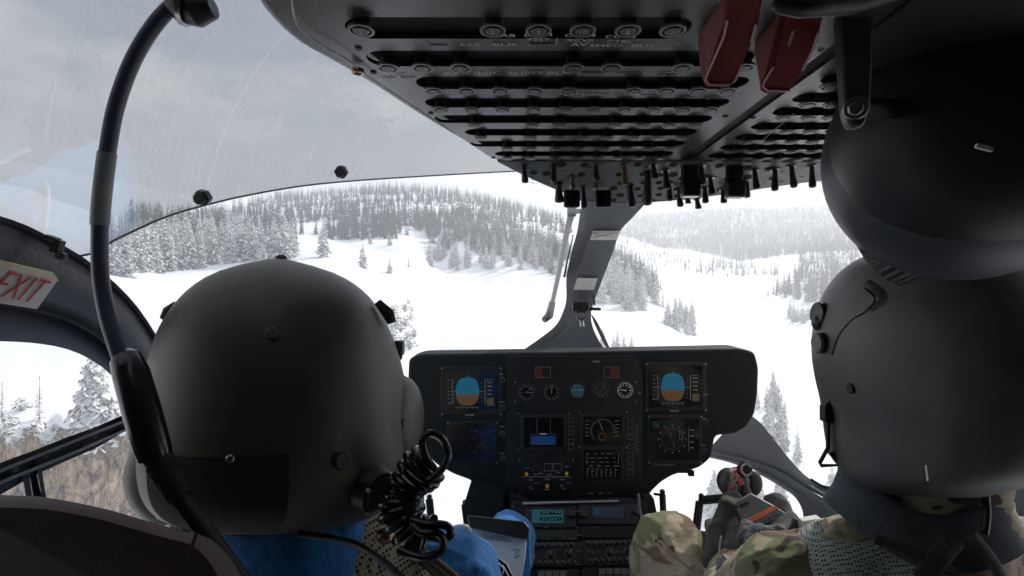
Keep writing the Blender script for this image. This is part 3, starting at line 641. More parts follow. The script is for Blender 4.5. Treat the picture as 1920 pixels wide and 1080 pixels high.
# left door and its frames
LU = [(-90,392),(0,412),(60,434),(110,462),(160,492),(210,532),(256,580),(296,640),(330,705),(362,780),(400,880),(436,1000),(462,1120),(480,1300)]
LM = [(-90,566),(0,572),(60,582),(120,598),(170,622),(210,656),(245,700),(272,760),(300,840),(340,940),(372,1040),(396,1150),(410,1320)]
LL = [(-90,640),(0,640),(70,644),(130,656),(180,680),(216,712),(236,750),(256,800),(280,870),(310,960),(336,1050),(356,1160),(368,1330)]
band(LU, LM, 0, .05, bulge=.012).build('door_frame', M['shell'], heli)
band(LM, LL, .0, .035, bulge=.006).build('door_seal', M['shell'], heli)
band([(a, b-7) for a, b in LU], [(a, b+3) for a, b in LU], .0, .058).build('frame_trim', M['black'], heli)
band([(a, b-4) for a, b in LM], [(a, b+3) for a, b in LM], .0, .060).build('frame_trim', M['black'], heli)
band([(-80,905),(0,868),(60,846),(120,822),(180,800),(236,776),(300,752)], [(-80,968),(0,928),(60,894),(120,866),(180,840),(236,808),(300,780)], 0, .045).build('door_rail', M['black'], heli)
for o in (0, 22):
    band([(-80,916+o*1.3),(0,880+o),(120,832+o),(236,786+o*.8)], [(-80,924+o*1.3),(0,887+o),(120,838+o),(236,791+o*.8)], .04, .052).build('window_channel', M['shell'], heli)
band([(38,884),(44,905),(50,940),(60,1000)], [(52,878),(56,900),(62,940),(74,1000)], 0, .05).build('door_post', M['black'], heli)
band([(52,878),(58,905),(64,940),(76,1000)], [(66,872),(72,905),(80,940),(92,1000)], 0, .03).build('door_post', M['shell'], heli)
band([(66,868),(74,905),(80,950),(92,1010)], [(76,866),(82,905),(90,950),(104,1010)], 0, .05).build('door_post', M['black'], heli)
band([(262,985),(290,945),(330,915)], [(274,990),(300,952),(336,925)], 0, .03).build('nose_frame', M['black'], heli)
band([(240,1000),(300,972),(420,920)], [(240,1012),(300,984),(420,932)], 0, .03).build('nose_frame', M['shell'], heli)
band([(300,1010),(340,980),(420,940)], [(306,1020),(350,990),(424,954)], 0, .03).build('nose_frame', M['black'], heli)
# rivets in the door rail
mb = MB()
for px, py in ((85,866),(178,830),(30,892)):
    p = E(px, py-12, .05); mb.cyl(p, p-Vector(p).normalized()*.004, .004)
mb.build('rivets', M['metal'], heli)
# clip at the head of the door
cl = MB(); R_ = Matrix.Rotation(.35, 3, 'Y'); c0 = E(108, 462, .075)
cl.box(c0, (.009, .010, .016), R_).box(c0+Vector((-.003, -.003, .009)), (.014, .010, .005), R_).box(c0+Vector((.004, 0, -.011)), (.009, .007, .009), R_); cl.build('door_clip', M['black'], heli, bevel=.0015)
# right windshield strut
RU = [(1395,770),(1425,792),(1450,822),(1480,860),(1512,893),(1545,910),(1590,912),(1640,895),(1720,850),(1800,780)]
RM = [(1325,846),(1370,852),(1420,866),(1470,888),(1510,914),(1548,934),(1600,950),(1660,945),(1740,900),(1820,830)]
RL = [(1320,856),(1370,868),(1420,888),(1462,912),(1490,932),(1504,956),(1506,980),(1500,1010),(1496,1060),(1490,1100)]
RB = [(1325,846),(1370,852),(1420,866),(1470,888),(1520,920),(1556,940),(1600,960),(1640,1010),(1660,1060),(1670,1100)]
band(RU, RM, 0, .03, bulge=.004).build('windshield_strut', M['shell_light'], heli)
band(RL, RB, 0, .04, bulge=.01).build('lower_strut', M['shell'], heli)
for k, (a, b) in enumerate(((0, 5), (12, 4))):
    band([(1520,896+a),(1550,912+a),(1590,914+a),(1640,896+a)], [(1520,896+a+b),(1550,912+a+b),(1590,914+a+b),(1640,896+a+b)], .0, .045).build('strut_trim', M['mark' if k else 'black'], heli)
# centre post from the roof to the nose
CR_ = [(1216,372),(1208,384),(1186,408),(1164,432),(1150,470),(1131,520),(1114,566),(1108,590),(1112,615),(1124,640),(1138,662)]
CLf = [(1094,372),(1097,384),(1103,408),(1108,434),(1094,480),(1080,530),(1071,566),(1068,590),(1060,615),(1030,640),(984,662)]
CLo = [(1090,372),(1090,390),(1086,410),(1082,434),(1070,480),(1062,520),(1062,560),(1056,584),(1042,610),(1010,636),(972,662)]
band(CLf, CR_, 0, .03, bulge=.004).build('center_post', M['shell'], heli)
band(CLo, CLf, 0, .018).build('post_flange', M['shell_light'], heli)
band([(1108,590),(1114,606),(1126,632),(1142,662)], [(1110,590),(1120,604),(1134,632),(1148,662)], 0, .018).build('post_flange', M['shell_light'], heli)
band([(1074,440),(1062,490),(1056,520)], [(1076,440),(1065,490),(1060,520)], .0, .036).build('post_groove', M['black'], heli)
def placard(pl, name, parent, lines, m1='white'):
    f = MB().prism([E(a, b, .036) for a, b in pl], (0, -.0015, 0)).build(name, M[m1], parent, smooth=0); m = MB()
    for (x0, y0, x1, y1, w) in lines:
        a = E(x0, y0, .039); b = E(x1, y1, .039); m.tube([a, b], w, 6)
    if lines: m.build('print_marks', M['black'], f)
    return f
def mirrored(o):
    me = o.data.copy(); x0 = world_loc(heli).x
    for v in me.vertices: v.co.x = .4-v.co.x
    me.flip_normals(); n = link(o.name.split('.')[0], me, [m for m in []], heli, smooth=0); return n
for o in [c for c in heli.children if c.name.split('.')[0] in ('door_frame', 'door_seal', 'door_rail', 'door_post')]: mirrored(o)
for s in (-1, 1):
    shell('unseen_door_pillar', s*PI*.16, s*PI*.80, PI*.452, PI*.505, 40, 6, M['shell'], 0, .03)  # out-of-view pillars added to darken the cabin and pattern the visor reflection
    shell('nose_frame', s*PI*.50, s*PI*.99, PI*.245, PI*.268, 40, 3, M['shell'], 0, .03)  # hidden ring added as a dark band for the tinted visor to reflect
placard([(1112,433),(1163,433),(1157,450),(1106,450)], 'placard', heli, [(1112,446,1156,436,.0006),(1112,441,1150,443,.0005),(1112,437,1122,437,.0012),(1124,436,1158,437,.0003)])
placard([(1083,521),(1121,522),(1113,544),(1075,543)], 'placard', heli, [])
lt = MB(); a = E(1088, 575, .05)
lt.box(a, (.055, .03, .03)).box(a+Vector((.045, 0, -.008)), (.05, .012, .010)).cyl(E(1113, 552, .05), E(1115, 572, .05), .0035).build('latch', M['black'], heli, bevel=.003)
hk = MB(); a = E(1090, 592, .06); hk.ring(a, (0, -1, .3), .009, .019, .008, 20).cyl(a+Vector((0, 0, -.012)), a+Vector((.003, 0, -.036)), .008, 14).build('latch_ring', M['metal'], heli, bevel=.001)
# outside air probe / wiper arm in front of the glass
wp = empty('windshield_wiper', E(1034, 588, -.03), 'long grey wiper arm standing outside the glass left of the center post', 'wiper')
MB().tube([E(1072, 398, -.02), E(1062, 440, -.03), E(1046, 520, -.03), E(1034, 575, -.02)], [.011, .010, .009, .008], 10).build('arm', M['shell_light'], wp)
MB().box(E(1072, 392, -.02), (.026, .02, .045)).box(E(1084, 396, -.015), (.06, .02, .014)).build('arm_head', M['shell'], wp, bevel=.004)
MB().tube([E(1036, 566, -.02), E(1030, 592, -.01), E(1020, 600, .0)], [.012, .016, .012], 10).build('pivot', M['shell'], wp)
# EXIT sign on the door frame
ex = empty('exit_sign', E(40, 540, .07), 'white angled EXIT sign with red slanted letters on the door frame', 'sign')
sp = Plane(E(40, 535, .064), (E(140, 545, .064)-E(-60, 505, .064)).cross(E(40, 500, .064)-E(40, 580, .064)).normalized())
if sp.n.dot(E(40, 535)) > 0: sp.n = -sp.n
MB().prism([sp.at(a, b) for a, b in ((-60,473),(0,488),(100,512),(109,526),(70,580),(0,569),(-60,556))], sp.n*-.008).build('sign_plate', M['white'], ex, bevel=.001)
MB().prism([sp.at(a, b, .0015) for a, b in ((-60,473),(0,488),(100,512),(109,526),(0,501),(-60,488))], sp.n*-.008).build('sign_edge', mat('aged_cream', (.66, .61, .42), .6, var=.06), ex)
tm = MB(); cx, cy = 30, 541; rt = sp.at(cx+40, cy+9)-sp.at(cx-40, cy-8); up = sp.at(cx+12, cy-18)-sp.at(cx-6, cy+18)
add_text(tm, 'EXIT', sp.at(33, 540, .0015), rt, up, (sp.at(cx, cy-20)-sp.at(cx, cy+20)).length*1.60, sx=.50, shear=.25, ext=.0004, bold=-.0006, space=1.08)
tm.build('lettering', M['exitred'], ex, smooth=0)
# tinted roof visor, left and right
def visor(cols, bottom, name_label, top=-900):
    rows = []; nb = 40
    for px in cols:
        b = np.interp(px, [q[0] for q in bottom], [q[1] for q in bottom]); c = []
        for k in range(nb+1): c.append(E(px, b+(top-b)*(k/nb)**1.5, .022))
        for k in range(nb, -1, -1): c.append(E(px, b+(top-b)*(k/nb)**1.5, .026))
        rows.append(c)
    me = MB(); n = nb+1; V = [p for r in rows for p in r[:n]]; F = [[i*n+k, (i+1)*n+k, (i+1)*n+k+1, i*n+k+1] for i in range(len(rows)-1) for k in range(nb)]
    me.add(V, F); return me
BL = [(-900,250),(-400,330),(-90,398),(0,418),(60,440),(110,468),(150,480),(182,472),(210,453),(255,431),(300,411),(340,397),(380,386),(450,369),(550,351),(650,340),(800,330),(945,322),(1000,320)]
BLs = [(p[0], p[1]) for p in BL]
vz = empty('tinted_visor', E(400, 380, .02), 'large smoke tinted roof window panel above the left seat with a curved lower edge', 'sun visor')
visor([(-900+i*(1000+900)/120) for i in range(121)], BLs, '').build('tinted_panel', M['tint'], vz, smooth=60)
ed = MB().tube([E(p[0], p[1], .022) for p in smooth2(BLs[6:], 6)], .0016, 6); ed.build('panel_edge', M['shell'], vz)
for px, py in ((376,373),(638,324)):
    p = E(px, py, .03); MB().cyl(p+Vector((0, .012, .006)), p, .013, 6).cyl(p, p-Vector((0, .006, 0)), .009, 20).build('fastener', M['black'], vz, bevel=.002)
BR = [(1380,362),(1480,335),(1560,345),(1700,372),(1900,430),(2400,560)]
vr = empty('tinted_visor', E(1600, 345, .02), 'pale tinted roof panel on the right, a sliver showing behind the toggle switches', 'sun visor')
visor([1390+i*10 for i in range(101)], BR, '').build('tinted_panel', M['tint'], vr, smooth=60)
# ------------------------------------------------------------------ OVERHEAD CONSOLE
ZC = .18
CP0 = Plane((0, .5, ZC), (0, 0, -1))
CPf = Plane((0, .711, ZC), (0, -.30, -1))       # switch panel, sloping down ahead of the breaker panels
oc = empty('overhead_console', (.2375, .5, .30), 'black overhead console full of circuit breakers, red guarded levers and toggle switches', 'console')
rim = [(430,-120),(440,-60),(478,8),(512,52),(560,92),(630,130),(700,170),(780,220),(860,266),(930,297)]
L3 = [CP0.at(*p) for p in smooth2(rim, 5)]
right = [Vector((.475-p.x, p.y, p.z)) for p in reversed(L3)]
MB().prism([p+Vector((0, 0, .004)) for p in L3+right], (0, 0, .10)).build('housing', M['consrim'], oc, bevel=.006, seg=3)
front = smooth2([(926,297),(958,318),(1010,343),(1060,364),(1084,376),(1140,381),(1200,381),(1290,374),(1380,362),(1480,347),(1570,335),(1680,316),(1790,297)], 4)
F3 = [CPf.at(*p, .001) for p in front]
MB().prism(F3, (0, .01, .09)).build('switch_housing', M['consrim'], oc, bevel=.004)
fin = [CPf.at(*p, .0045) for p in smooth2([(932,298),(965,315),(1012,336),(1062,357),(1086,367),(1140,372),(1200,373),(1290,366),(1380,354),(1480,341),(1560,330),(1680,312),(1770,299)], 4)]
MB().prism([p for p in fin], (0, .0, .004)).build('switch_plate', mat('switch_plate_grey', (.27, .27, .26), .35, metal=.2, var=.15, scale=20, bump=.1), oc, bevel=.0008)
def stadium(x0, x1, y, hw, n=7, rag=0):
    P_ = []
    for k in range(n+1):
        a = math.pi/2+math.pi*k/n; P_.append((x0+hw+hw*math.cos(a), y+hw*math.sin(a)))
    for k in range(n+1):
        a = -math.pi/2+math.pi*k/n; P_.append((x1-hw+hw*math.cos(a), y+hw*math.sin(a)))
    return P_
def yrow(py): return ZC*960/(540-py)
def xat(px, y): return (px-960)/960*y
MAIN = [ (45,648,1296,.0145,[(683,),(925,),(1009,),(1090,),(1173,),(1255,)]),
 (103,688,1412,.0135,[(725,),(790,),(862,),(1076,),(1149,),(1283,),(1345,),(1400,)]),
 (149,780,1402,.0135,[(812,),(874,),(937,),(1003,),(1067,),(1190,),(1253,),(1312,),(1368,)]),
 (187,797,1366,.0125,[(825,),(884,),(942,),(1000,),(1060,),(1115,),(1173,),(1228,),(1283,),(1336,)]),
 (218,814,1334,.0125,[(890,),(999,),(1051,),(1155,),(1207,),(1258,),(1306,)]),
 (243,872,1306,.0125,[(901,),(995,),(1046,),(1094,),(1140,),(1189,),(1235,),(1281,)]),
 (265,882,1284,.0125,[(951,),(996,),(1042,),(1085,),(1132,),(1175,),(1218,),(1260,)]),
 (284,928,1262,.012,[(951,),(995,),(1040,),(1082,),(1122,),(1160,),(1200,),(1240,)]) ]
SIDE = [(140,1535,1900,[1563,1620,1680]),(177,1484,1860,[1520,1567,1625]),(203,1441,1840,[1474,1521,1562,1610]),(231,1406,1800,[1435,1480,1523,1566]),(252,1376,1760,[1403,1447,1487,1527]),
        (271,1349,1720,[1373,1413,1450,1487,1525]),(287,1326,1700,[1350,1388,1425,1461,1499,1536])]
holes = []; spots = []
for py, a, b, hw, bx in MAIN:
    y = yrow(py); holes.append(stadium(xat(a, y), min(xat(b, y), .222), y, hw))
    for (px,) in bx:
        if xat(px, y) < .213: spots.append((xat(px, y), y+hw*(.35 if py > 60 else -.5)))
pin = smooth2([(588,-60),(598,10),(604,36),(640,72),(700,122),(780,190),(850,243),(905,281),(925,294)], 4)
inner = [CP0.at(*p) for p in pin]; outl = [(p.x, p.y) for p in inner]+[(.2335, .7085), (.2335, CP0.at(0, -60).y)]
link('breaker_panel', plate_with_holes(outl, holes, .003, ZC-.0015), M['cons'], oc, smooth=30)
holes2 = []
for py, a, b, bx in SIDE:
    y = yrow(py); holes2.append(stadium(max(xat(a, y), .262), xat(b, y), y, .0125))
    for px in bx: spots.append((xat(px, y), y+.0045))
link('breaker_panel', plate_with_holes([(.248, .7085), (.248, .30), (.63, .30), (.60, .45), (.50, .7085)], holes2, .003, ZC-.0015), M['cons'], oc, smooth=30)
MB().box((.2405, .5, ZC-.0002), (.012, .42, .001)).build('panel_gap', M['hole'], oc, smooth=0)
MB().prism([Vector((x, y, ZC+.0025)) for x, y in [(p.x+.006, p.y) for p in inner if p.y > .31]+[(.56, .705), (.64, .45), (.66, .31)]], (0, 0, .002)).build('panel_backing', M['hole'], oc, smooth=0)
def dummy():
    pass
# circuit breakers: one with its ring, then copies
bk = MB().cyl((0, 0, .004), (0, 0, -.004), .0062, 18).cyl((0, 0, -.004), (0, 0, -.0052), .0045, 18).mesh('circuit_breaker')
br = MB().ring((0, 0, -.0030), (0, 0, -1), .0074, .0092, .0016, 22).mesh('breaker_ring')
br2 = MB().ring((0, 0, -.0042), (0, 0, -1), .0040, .0052, .0010, 18).mesh('breaker_ring_inner')
for me, m in ((bk, 'breaker'), (br, 'brk_ring'), (br2, 'brk_ring')): me.materials.append(M[m]); me.polygons.foreach_set('use_smooth', [True]*len(me.polygons)); me.set_sharp_from_angle(angle=.6)
for x, y in spots[:99]:
    b = bpy.data.objects.new('circuit_breaker', bk); SC.collection.objects.link(b); b.parent = oc; b.location = Vector((x, y, ZC-.004))-Vector(oc.location)
    s = .85+.35*max(0, .55-y)/.2*.3; b.scale = (s, s, 1)
    for q in (br, br2):
        r = bpy.data.objects.new('collar', q); SC.collection.objects.link(r); r.parent = b
# lettering of the bus bars
def overhead_text(s, px, py, size, sx=1.):
    p = CP0.at(px, py, .0032); m = MB(); add_text(m, s, p, (1, 0, 0), (0, -1, 0), size, sx=sx, ext=.0001); return m
allt = MB()
def ot(s, px, py, size, sx=1.):
    p = CP0.at(px, py, .0033); add_text(allt, s, p, (1, 0, 0), (0, -1, 0), size, sx=sx, ext=.0001)
for t in (('CAB',944,58,.0062,1.4),('DIMM',1009,57,.006,1.3),('TEST',1009,66,.006,1.3),('COM4',1088,58,.006,1.3),('XCVR',1088,67,.006,1.3),('COM4',1164,60,.006,1.3),('CTRL',1162,69,.006,1.3),
          ('ESS   BUS  1',930,75,.0068,1.55),('AV',1086,75,.0068,1.4),('SHED  BUS  1',1180,77,.0068,1.5),('AVIONIC SHED BUS 1',962,129,.0075,1.6),('AV ESS',748,138,.006,1.6),('TRIM',745,131,.005,1.3),
          ('NAV',1262,128,.005,1.3),('BUS 1',1258,134,.005,1.4),('MAIN',1122,164,.005,1.4),('LOAD HOOK',1148,171,.0062,1.5),('GP',1108,170,.005,1.4),('HOIST',1222,172,.005,1.3),('PITOT',1342,178,.005,1.3),
          ('RELAY',1054,203,.005,1.4),('INT',999,203,.005,1.3),('FAN',1256,206,.005,1.3),('MISC',1318,208,.005,1.3),('FUEL',1048,256,.005,1.4),('PUMP',1300,176,.005,1.3)): ot(*t)
for i, (py, a, b, hw, bx) in enumerate(MAIN):
    for (px,) in bx:
        y = yrow(py); fp = 540-960*(ZC-.0033)/(y-hw-.004)
        if i > 1 and xat(px, y) < .2: ot(random.choice(['HTR', 'VHF', 'ADF', 'LTS', 'INV', 'GEN', 'AUX', 'ENG']), px, 540-960*(ZC-.0033)/(y+hw+.0058), .0036, 1.3)
for py, a, b, bx in SIDE:
    y = yrow(py)
    for px in bx: ot(random.choice(['XPDR', 'NAV', 'GPS', 'LTS', 'BLW', 'DC', 'AHRS']), px-8, 540-960*(ZC-.0033)/(y+.0185), .0036, 1.3)
for nx, ny, s in ((683,58,'2'),(925,45,'1'),(1009,45,'2'),(1090,45,'10'),(1173,45,'2'),(1255,50,'5'),(725,120,'3'),(790,118,'5'),(862,116,'1'),(1283,120,'15')):
    for (x, y) in spots:
        if abs(960+960*x/y-nx) < 8 and abs((540-960*ZC/y)-(ny-4)) < 22:
            add_text(allt, s, (x, y, ZC-.0093), (1, 0, 0), (0, -1, 0), .0062, ext=.0001)
def bar(x0, y0, x1, y1, w=.0004):
    allt.tube([CP0.at(x0, y0, .0034), CP0.at(x1, y1, .0034)], w, 5)
for b in ((990,75,1045,75),(1045,62,1042,75),(1055,129,1200,129),(800,68,806,76),(806,76,838,77),(1270,66,1280,80),(1335,195,1320,210),(1078,162,1082,170),(1425,262,1490,205)): bar(*b)
allt.build('lettering', M['mark'], oc, smooth=0)
# trim lines, screws
tr = MB(); pl = [CP0.at(*p, .0005) for p in smooth2([(545,-20),(555,40),(590,75),(650,110),(690,142),(850,248)], 5)]
tr.tube(pl, .0007, 6); tr.build('trim_line', M['mark'], oc)
for px, py in ((671,132), (1600,132)):
    p = CP0.at(px, py, .002); MB().cyl(p+Vector((0, 0, .003)), p-Vector((0, 0, .0008)), .0052, 20).build('screw', M['brass'], oc, bevel=.0006)
    MB().box(p-Vector((0, 0, .001)), (.006, .0012, .0008)).box(p-Vector((0, 0, .001)), (.0012, .006, .0008)).build('screw_slot', M['hole'], oc, smooth=0)
sc_ = MB()
for px, py in ((672,82),(808,206),(925,291),(1360,212),(1412,215),(700,128),(1466,150)):
    p = CP0.at(px, py, .0032); sc_.cyl(p+Vector((0, 0, .001)), p-Vector((0, 0, .0006)), .0026, 12)
sc_.build('small_screws', M['hole'], oc)
# toggle switches on the sloping plate
M['slate'] = mat('slate_bat', (.045, .05, .058), .3, var=.2)
TOG = [(982,304,338,0),(1038,304,336,0),(1047,338,375,1),(1072,326,350,2),(1117,304,334,0),(1116,334,350,2),(1093,344,386,0),(1169,304,343,3),(1180,342,384,1),(1214,318,380,1),(1224,304,331,0),(1247,314,350,0),
       (1254,340,372,0),(1272,352,383,0),(1289,366,377,0),(1306,366,387,0),(1314,305,342,0),(1321,348,376,0),(1331,328,361,0),(1355,350,376,0),(1399,332,366,0),(1414,314,350,0),(1452,312,353,0),(1483,306,347,0),(1521,306,347,0)]
tb = MB().tube([(0,0,.006),(0,0,0),(0,0,-.5),(0,0,-.82),(0,0,-.95),(0,0,-1.0)], [.10,.085,.10,.125,.11,.05], 12)
tcol = MB().ring((0,0,-.0005), (0,-.3,-1), .0035, .0062, .0012, 20)
def toggle(px, p0, p1, k):
    a = CPf.at(px, p0, .005); Lh = (p1-p0)/960*a.y; w = (.0041 if k != 1 else .0058); m = MB()
    lean = (random.uniform(-.04, .10))*Lh
    m.tube([a+Vector((0, 0, .004)), a, a+Vector((lean*.5, -.001, -Lh*.5)), a+Vector((lean, -.002, -Lh*.84)), a+Vector((lean, -.002, -Lh*.96)), a+Vector((lean, -.002, -Lh))], [w*.9, w*.75, w*.95, w*1.25, w*1.1, w*.45], 12)
    o = m.build('toggle_switch', {0: M['slate'], 1: M['slate'], 2: M['metal'], 3: M['amber']}[k], oc)
    MB().ring(a+Vector((0, 0, -.0003)), CPf.n, .0034, .0066, .0012, 20).build('bushing', M['metal' if k != 1 else 'black'], o)
for t in TOG: toggle(*t)
dk = MB()
for px, py in ((1000,318),(1052,303),(1095,304),(1024,320),(1090,322),(1160,322),(1205,321),(1240,322),(1165,338),(1208,337),(1254,337),(1150,348),(1195,349),(1238,348),(1163,361),(1200,362),(1235,360),(1270,362),(1150,370),(1185,371),(1222,371),(1262,303),(1300,338),(1320,324),(1348,305),(1400,309),(1440,311),(1400,327),(1448,329),(1350,352),(1395,344),(1318,351),(1262,322),(1270,350),(1304,356),(1195,303),(1235,337)):
    p = CPf.at(px, py, .0046); dk.cyl(p, p+CPf.n*.0006, random.uniform(.0048, .0068), 18)
dk.build('switch_wells', M['hole'], oc)
for (x0, x1, y0, y1) in ((1056,1086,351,383),(1114,1144,351,383)):
    a = CPf.at((x0+x1)/2, y0-12, .006); w = (x1-x0)/960*a.y; h = (y1-y0)/960*a.y
    g = MB().box(a+Vector((0, -.006, -h*.5-.010)), (w, .012, h)); g.build('switch_guard', M['black'], oc, bevel=.003)
for (x0, x1, y0, y1) in ((1274,1308,303,361),(1357,1391,303,363)):
    a = CPf.at((x0+x1)/2, y0+6, .004); w = (x1-x0)/960*a.y; h = (y1-y0)/960*a.y
    g = MB().box(a+Vector((0, -.004, -h*.22)), (w*.9, .012, h*.5)).box(a+Vector((0, -.006, -h*.70)), (w, .018, h*.52)); g.build('switch_guard', M['black'], oc, bevel=.003)
    MB().box(a+Vector((0, -.006, -h*.95)), (w*.9, .017, .003)).box(a+Vector((-w*.55, -.006, -h*.42)), (.006, .006, .004)).box(a+Vector((w*.55, -.006, -h*.42)), (.006, .006, .004)).build('guard_lip', M['metal'], oc, bevel=.0008)
# small printed lines on the switch plate
pr = MB()
for k in range(46):
    px = random.uniform(970, 1530); py = random.uniform(306, 366-abs(px-1200)*.11); a = CPf.at(px, py, .0047); pr.tube([a, a+Vector((random.uniform(.003, .011), 0, 0))], .00035, 4)
pr.build('print_marks', M['hole'], oc)
# red guarded levers
def lever(face, side, d0, d1, rimpts, label):
    top = min(p[1] for p in face); bot = max(p[1] for p in face)
    D = lambda py: d0+(d1-d0)*(py-top)/(bot-top)
    f = MB().prism([P(a, b, D(b)) for a, b in face], (0, .006, 0)).build('red_lever', M['red'], oc, bevel=.0012)
    s = MB().prism([P(a, b, D(b)+.002+.02*(0 if (a, b) in face else 1)) for a, b in side], (0, .004, 0)).build('lever_flank', M['red'], f, bevel=.0008)
    MB().tube([P(a, b, D(b)-.001) for a, b in rimpts], .00075, 8).build('edge_glint', M['rededge'], f)  # thin pale tube, a painted glint where the edge catches light
    return f
f1 = [(1362,-30),(1436,-30),(1424,40),(1410,82),(1376,154),(1368,158),(1330,158),(1323,150),(1326,138),(1355,72),(1362,30)]
lever(f1, [(1316,-30),(1362,-30),(1362,30),(1355,72),(1326,138),(1323,150),(1316,120),(1311,72),(1322,20)], .30, .37, [(1364,38),(1357,70),(1326,140),(1323,150),(1330,158),(1368,158),(1378,152),(1392,120)], '')
f2 = [(1480,-30),(1560,-30),(1538,55),(1524,95),(1490,160),(1480,170),(1440,170),(1431,162),(1432,155),(1452,122),(1470,60)]
lever(f2, [(1428,-30),(1480,-30),(1470,60),(1452,122),(1432,155),(1431,162),(1427,130),(1418,95),(1422,40)], .31, .375, [(1450,126),(1433,154),(1431,162),(1440,169),(1480,170)], '')
MB().tube([P(1488,56,.325), P(1480,84,.335)], .002, 8, flat=.4).build('lever_slot', M['amber'], oc)
MB().tube([P(1535,60,.33), P(1524,94,.345), P(1505,132,.355)], .0008, 8).tube([P(1417,46,.325), P(1409,80,.335)], .0008, 8).build('edge_glint', M['rededge'], oc)  # painted edge light down the right sides of both levers
# lifting eye plate by the levers
ey = MB(); c = P(1550, 44, .36); ey.ring(c, (0, -1, -.4), .0045, .0085, .002, 22).prism([P(1542,60,.362), P(1565,50,.362), P(1545,95,.38), P(1535,95,.38)], (0, .002, 0)); ey.build('eye_plate', M['shell'], oc)
# grey padded strap edge at the top
st = empty('grab_handle', P(1520, -40, .26), 'dark grey rounded handle end hanging at the top edge above the red levers', 'handle')
MB().tube([P(1700,-30,.27), P(1600,0,.27), P(1545,8,.265), P(1500,14,.26), P(1462,10,.26), P(1450,6,.26)], [.007,.007,.006,.005,.004,.002], 14).build('grip', M['rubber'], st)
# ------------------------------------------------------------------ INSTRUMENT PANEL
YP = 1.45
IP = Plane((0, YP, 0), (0, -1, 0))
ip = empty('instrument_panel', (.2, YP+.05, -.55), 'wide dark instrument panel with two blue and brown attitude displays and round dials', 'instrument panel')
op = [(766,672),(790,664),(1000,661),(1200,657),(1390,653),(1416,660),(1424,690),(1422,740),(1416,778),(1400,802),(1376,815),(1342,817),(1334,860),(1312,878),(1262,892),(1240,905),(1220,925),(1212,945),(1216,1000),
      (980,1000),(950,985),(920,975),(908,955),(895,920),(884,902),(850,890),(815,870),(790,838),(770,790),(763,740)]
out = rounded([IP.at(*p) for p in op], .014)
MB().prism(out, (0, .10, 0)).build('panel_housing', M['panel'], ip, bevel=.012, seg=4)
cen = rounded([IP.at(*p) for p in ((952,668),(1190,666),(1204,700),(1204,930),(1190,940),(962,940),(950,905))], .008)
MB().prism([p+Vector((0,-.004,0)) for p in cen], (0, .006, 0)).build('center_panel', M['panel2'], ip, bevel=.001)
def qbox(mb, x0, y0, x1, y1, lift, th=.0012):
    mb.prism([IP.at(x0,y0,lift), IP.at(x1,y0,lift), IP.at(x1,y1,lift), IP.at(x0,y1,lift)], (0, th, 0)); return mb
def frame(mb, x0, y0, x1, y1, w, lift, th=.001):
    for a in ((x0,y0,x1,y0+w),(x0,y1-w,x1,y1),(x0,y0+w,x0+w,y1-w),(x1-w,y0+w,x1,y1-w)): qbox(mb, *a, lift, th)
    return mb
EMK = .42
def module(x0, y0, x1, y1, name='display_unit', m='panel2', lift=.004):
    return MB().prism([p for p in rounded([IP.at(x0,y0,lift), IP.at(x1,y0,lift), IP.at(x1,y1,lift), IP.at(x0,y1,lift)], .006)], (0, .006, 0)).build(name, M[m], ip, bevel=.0015)
E_blue = emi('display_sky_blue', (.012, .21, .36), 0.141); E_brown = emi('display_earth_brown', (.24, .11, .035), 0.112)
E_grey = emi('display_grey_lines', (.24, .27, .27), 0.056); E_green = emi('display_green', (.06, .17, .10), 0.068); E_white = emi('display_white', (.6, .62, .6), 0.062)
E_teal = emi('display_teal', (.02, .20, .24), 0.090); E_dkblue = emi('display_deep_blue', (.01, .08, .32), 0.101); E_amb = emi('amber_lamp', (.6, .27, .07), 0.101); E_red = emi('dim_red_lamp', (.16, .015, .012), 0.068)
M['screen'] = mat('screen_black', (.006, .006, .008), .12, var=.1)
M['dkmark'] = mat('dim_marking', (.115, .12, .115), .6, var=.3, scale=80); M['mark2'] = mat('light_marking', (.17, .178, .175), .6, var=.2, scale=80)
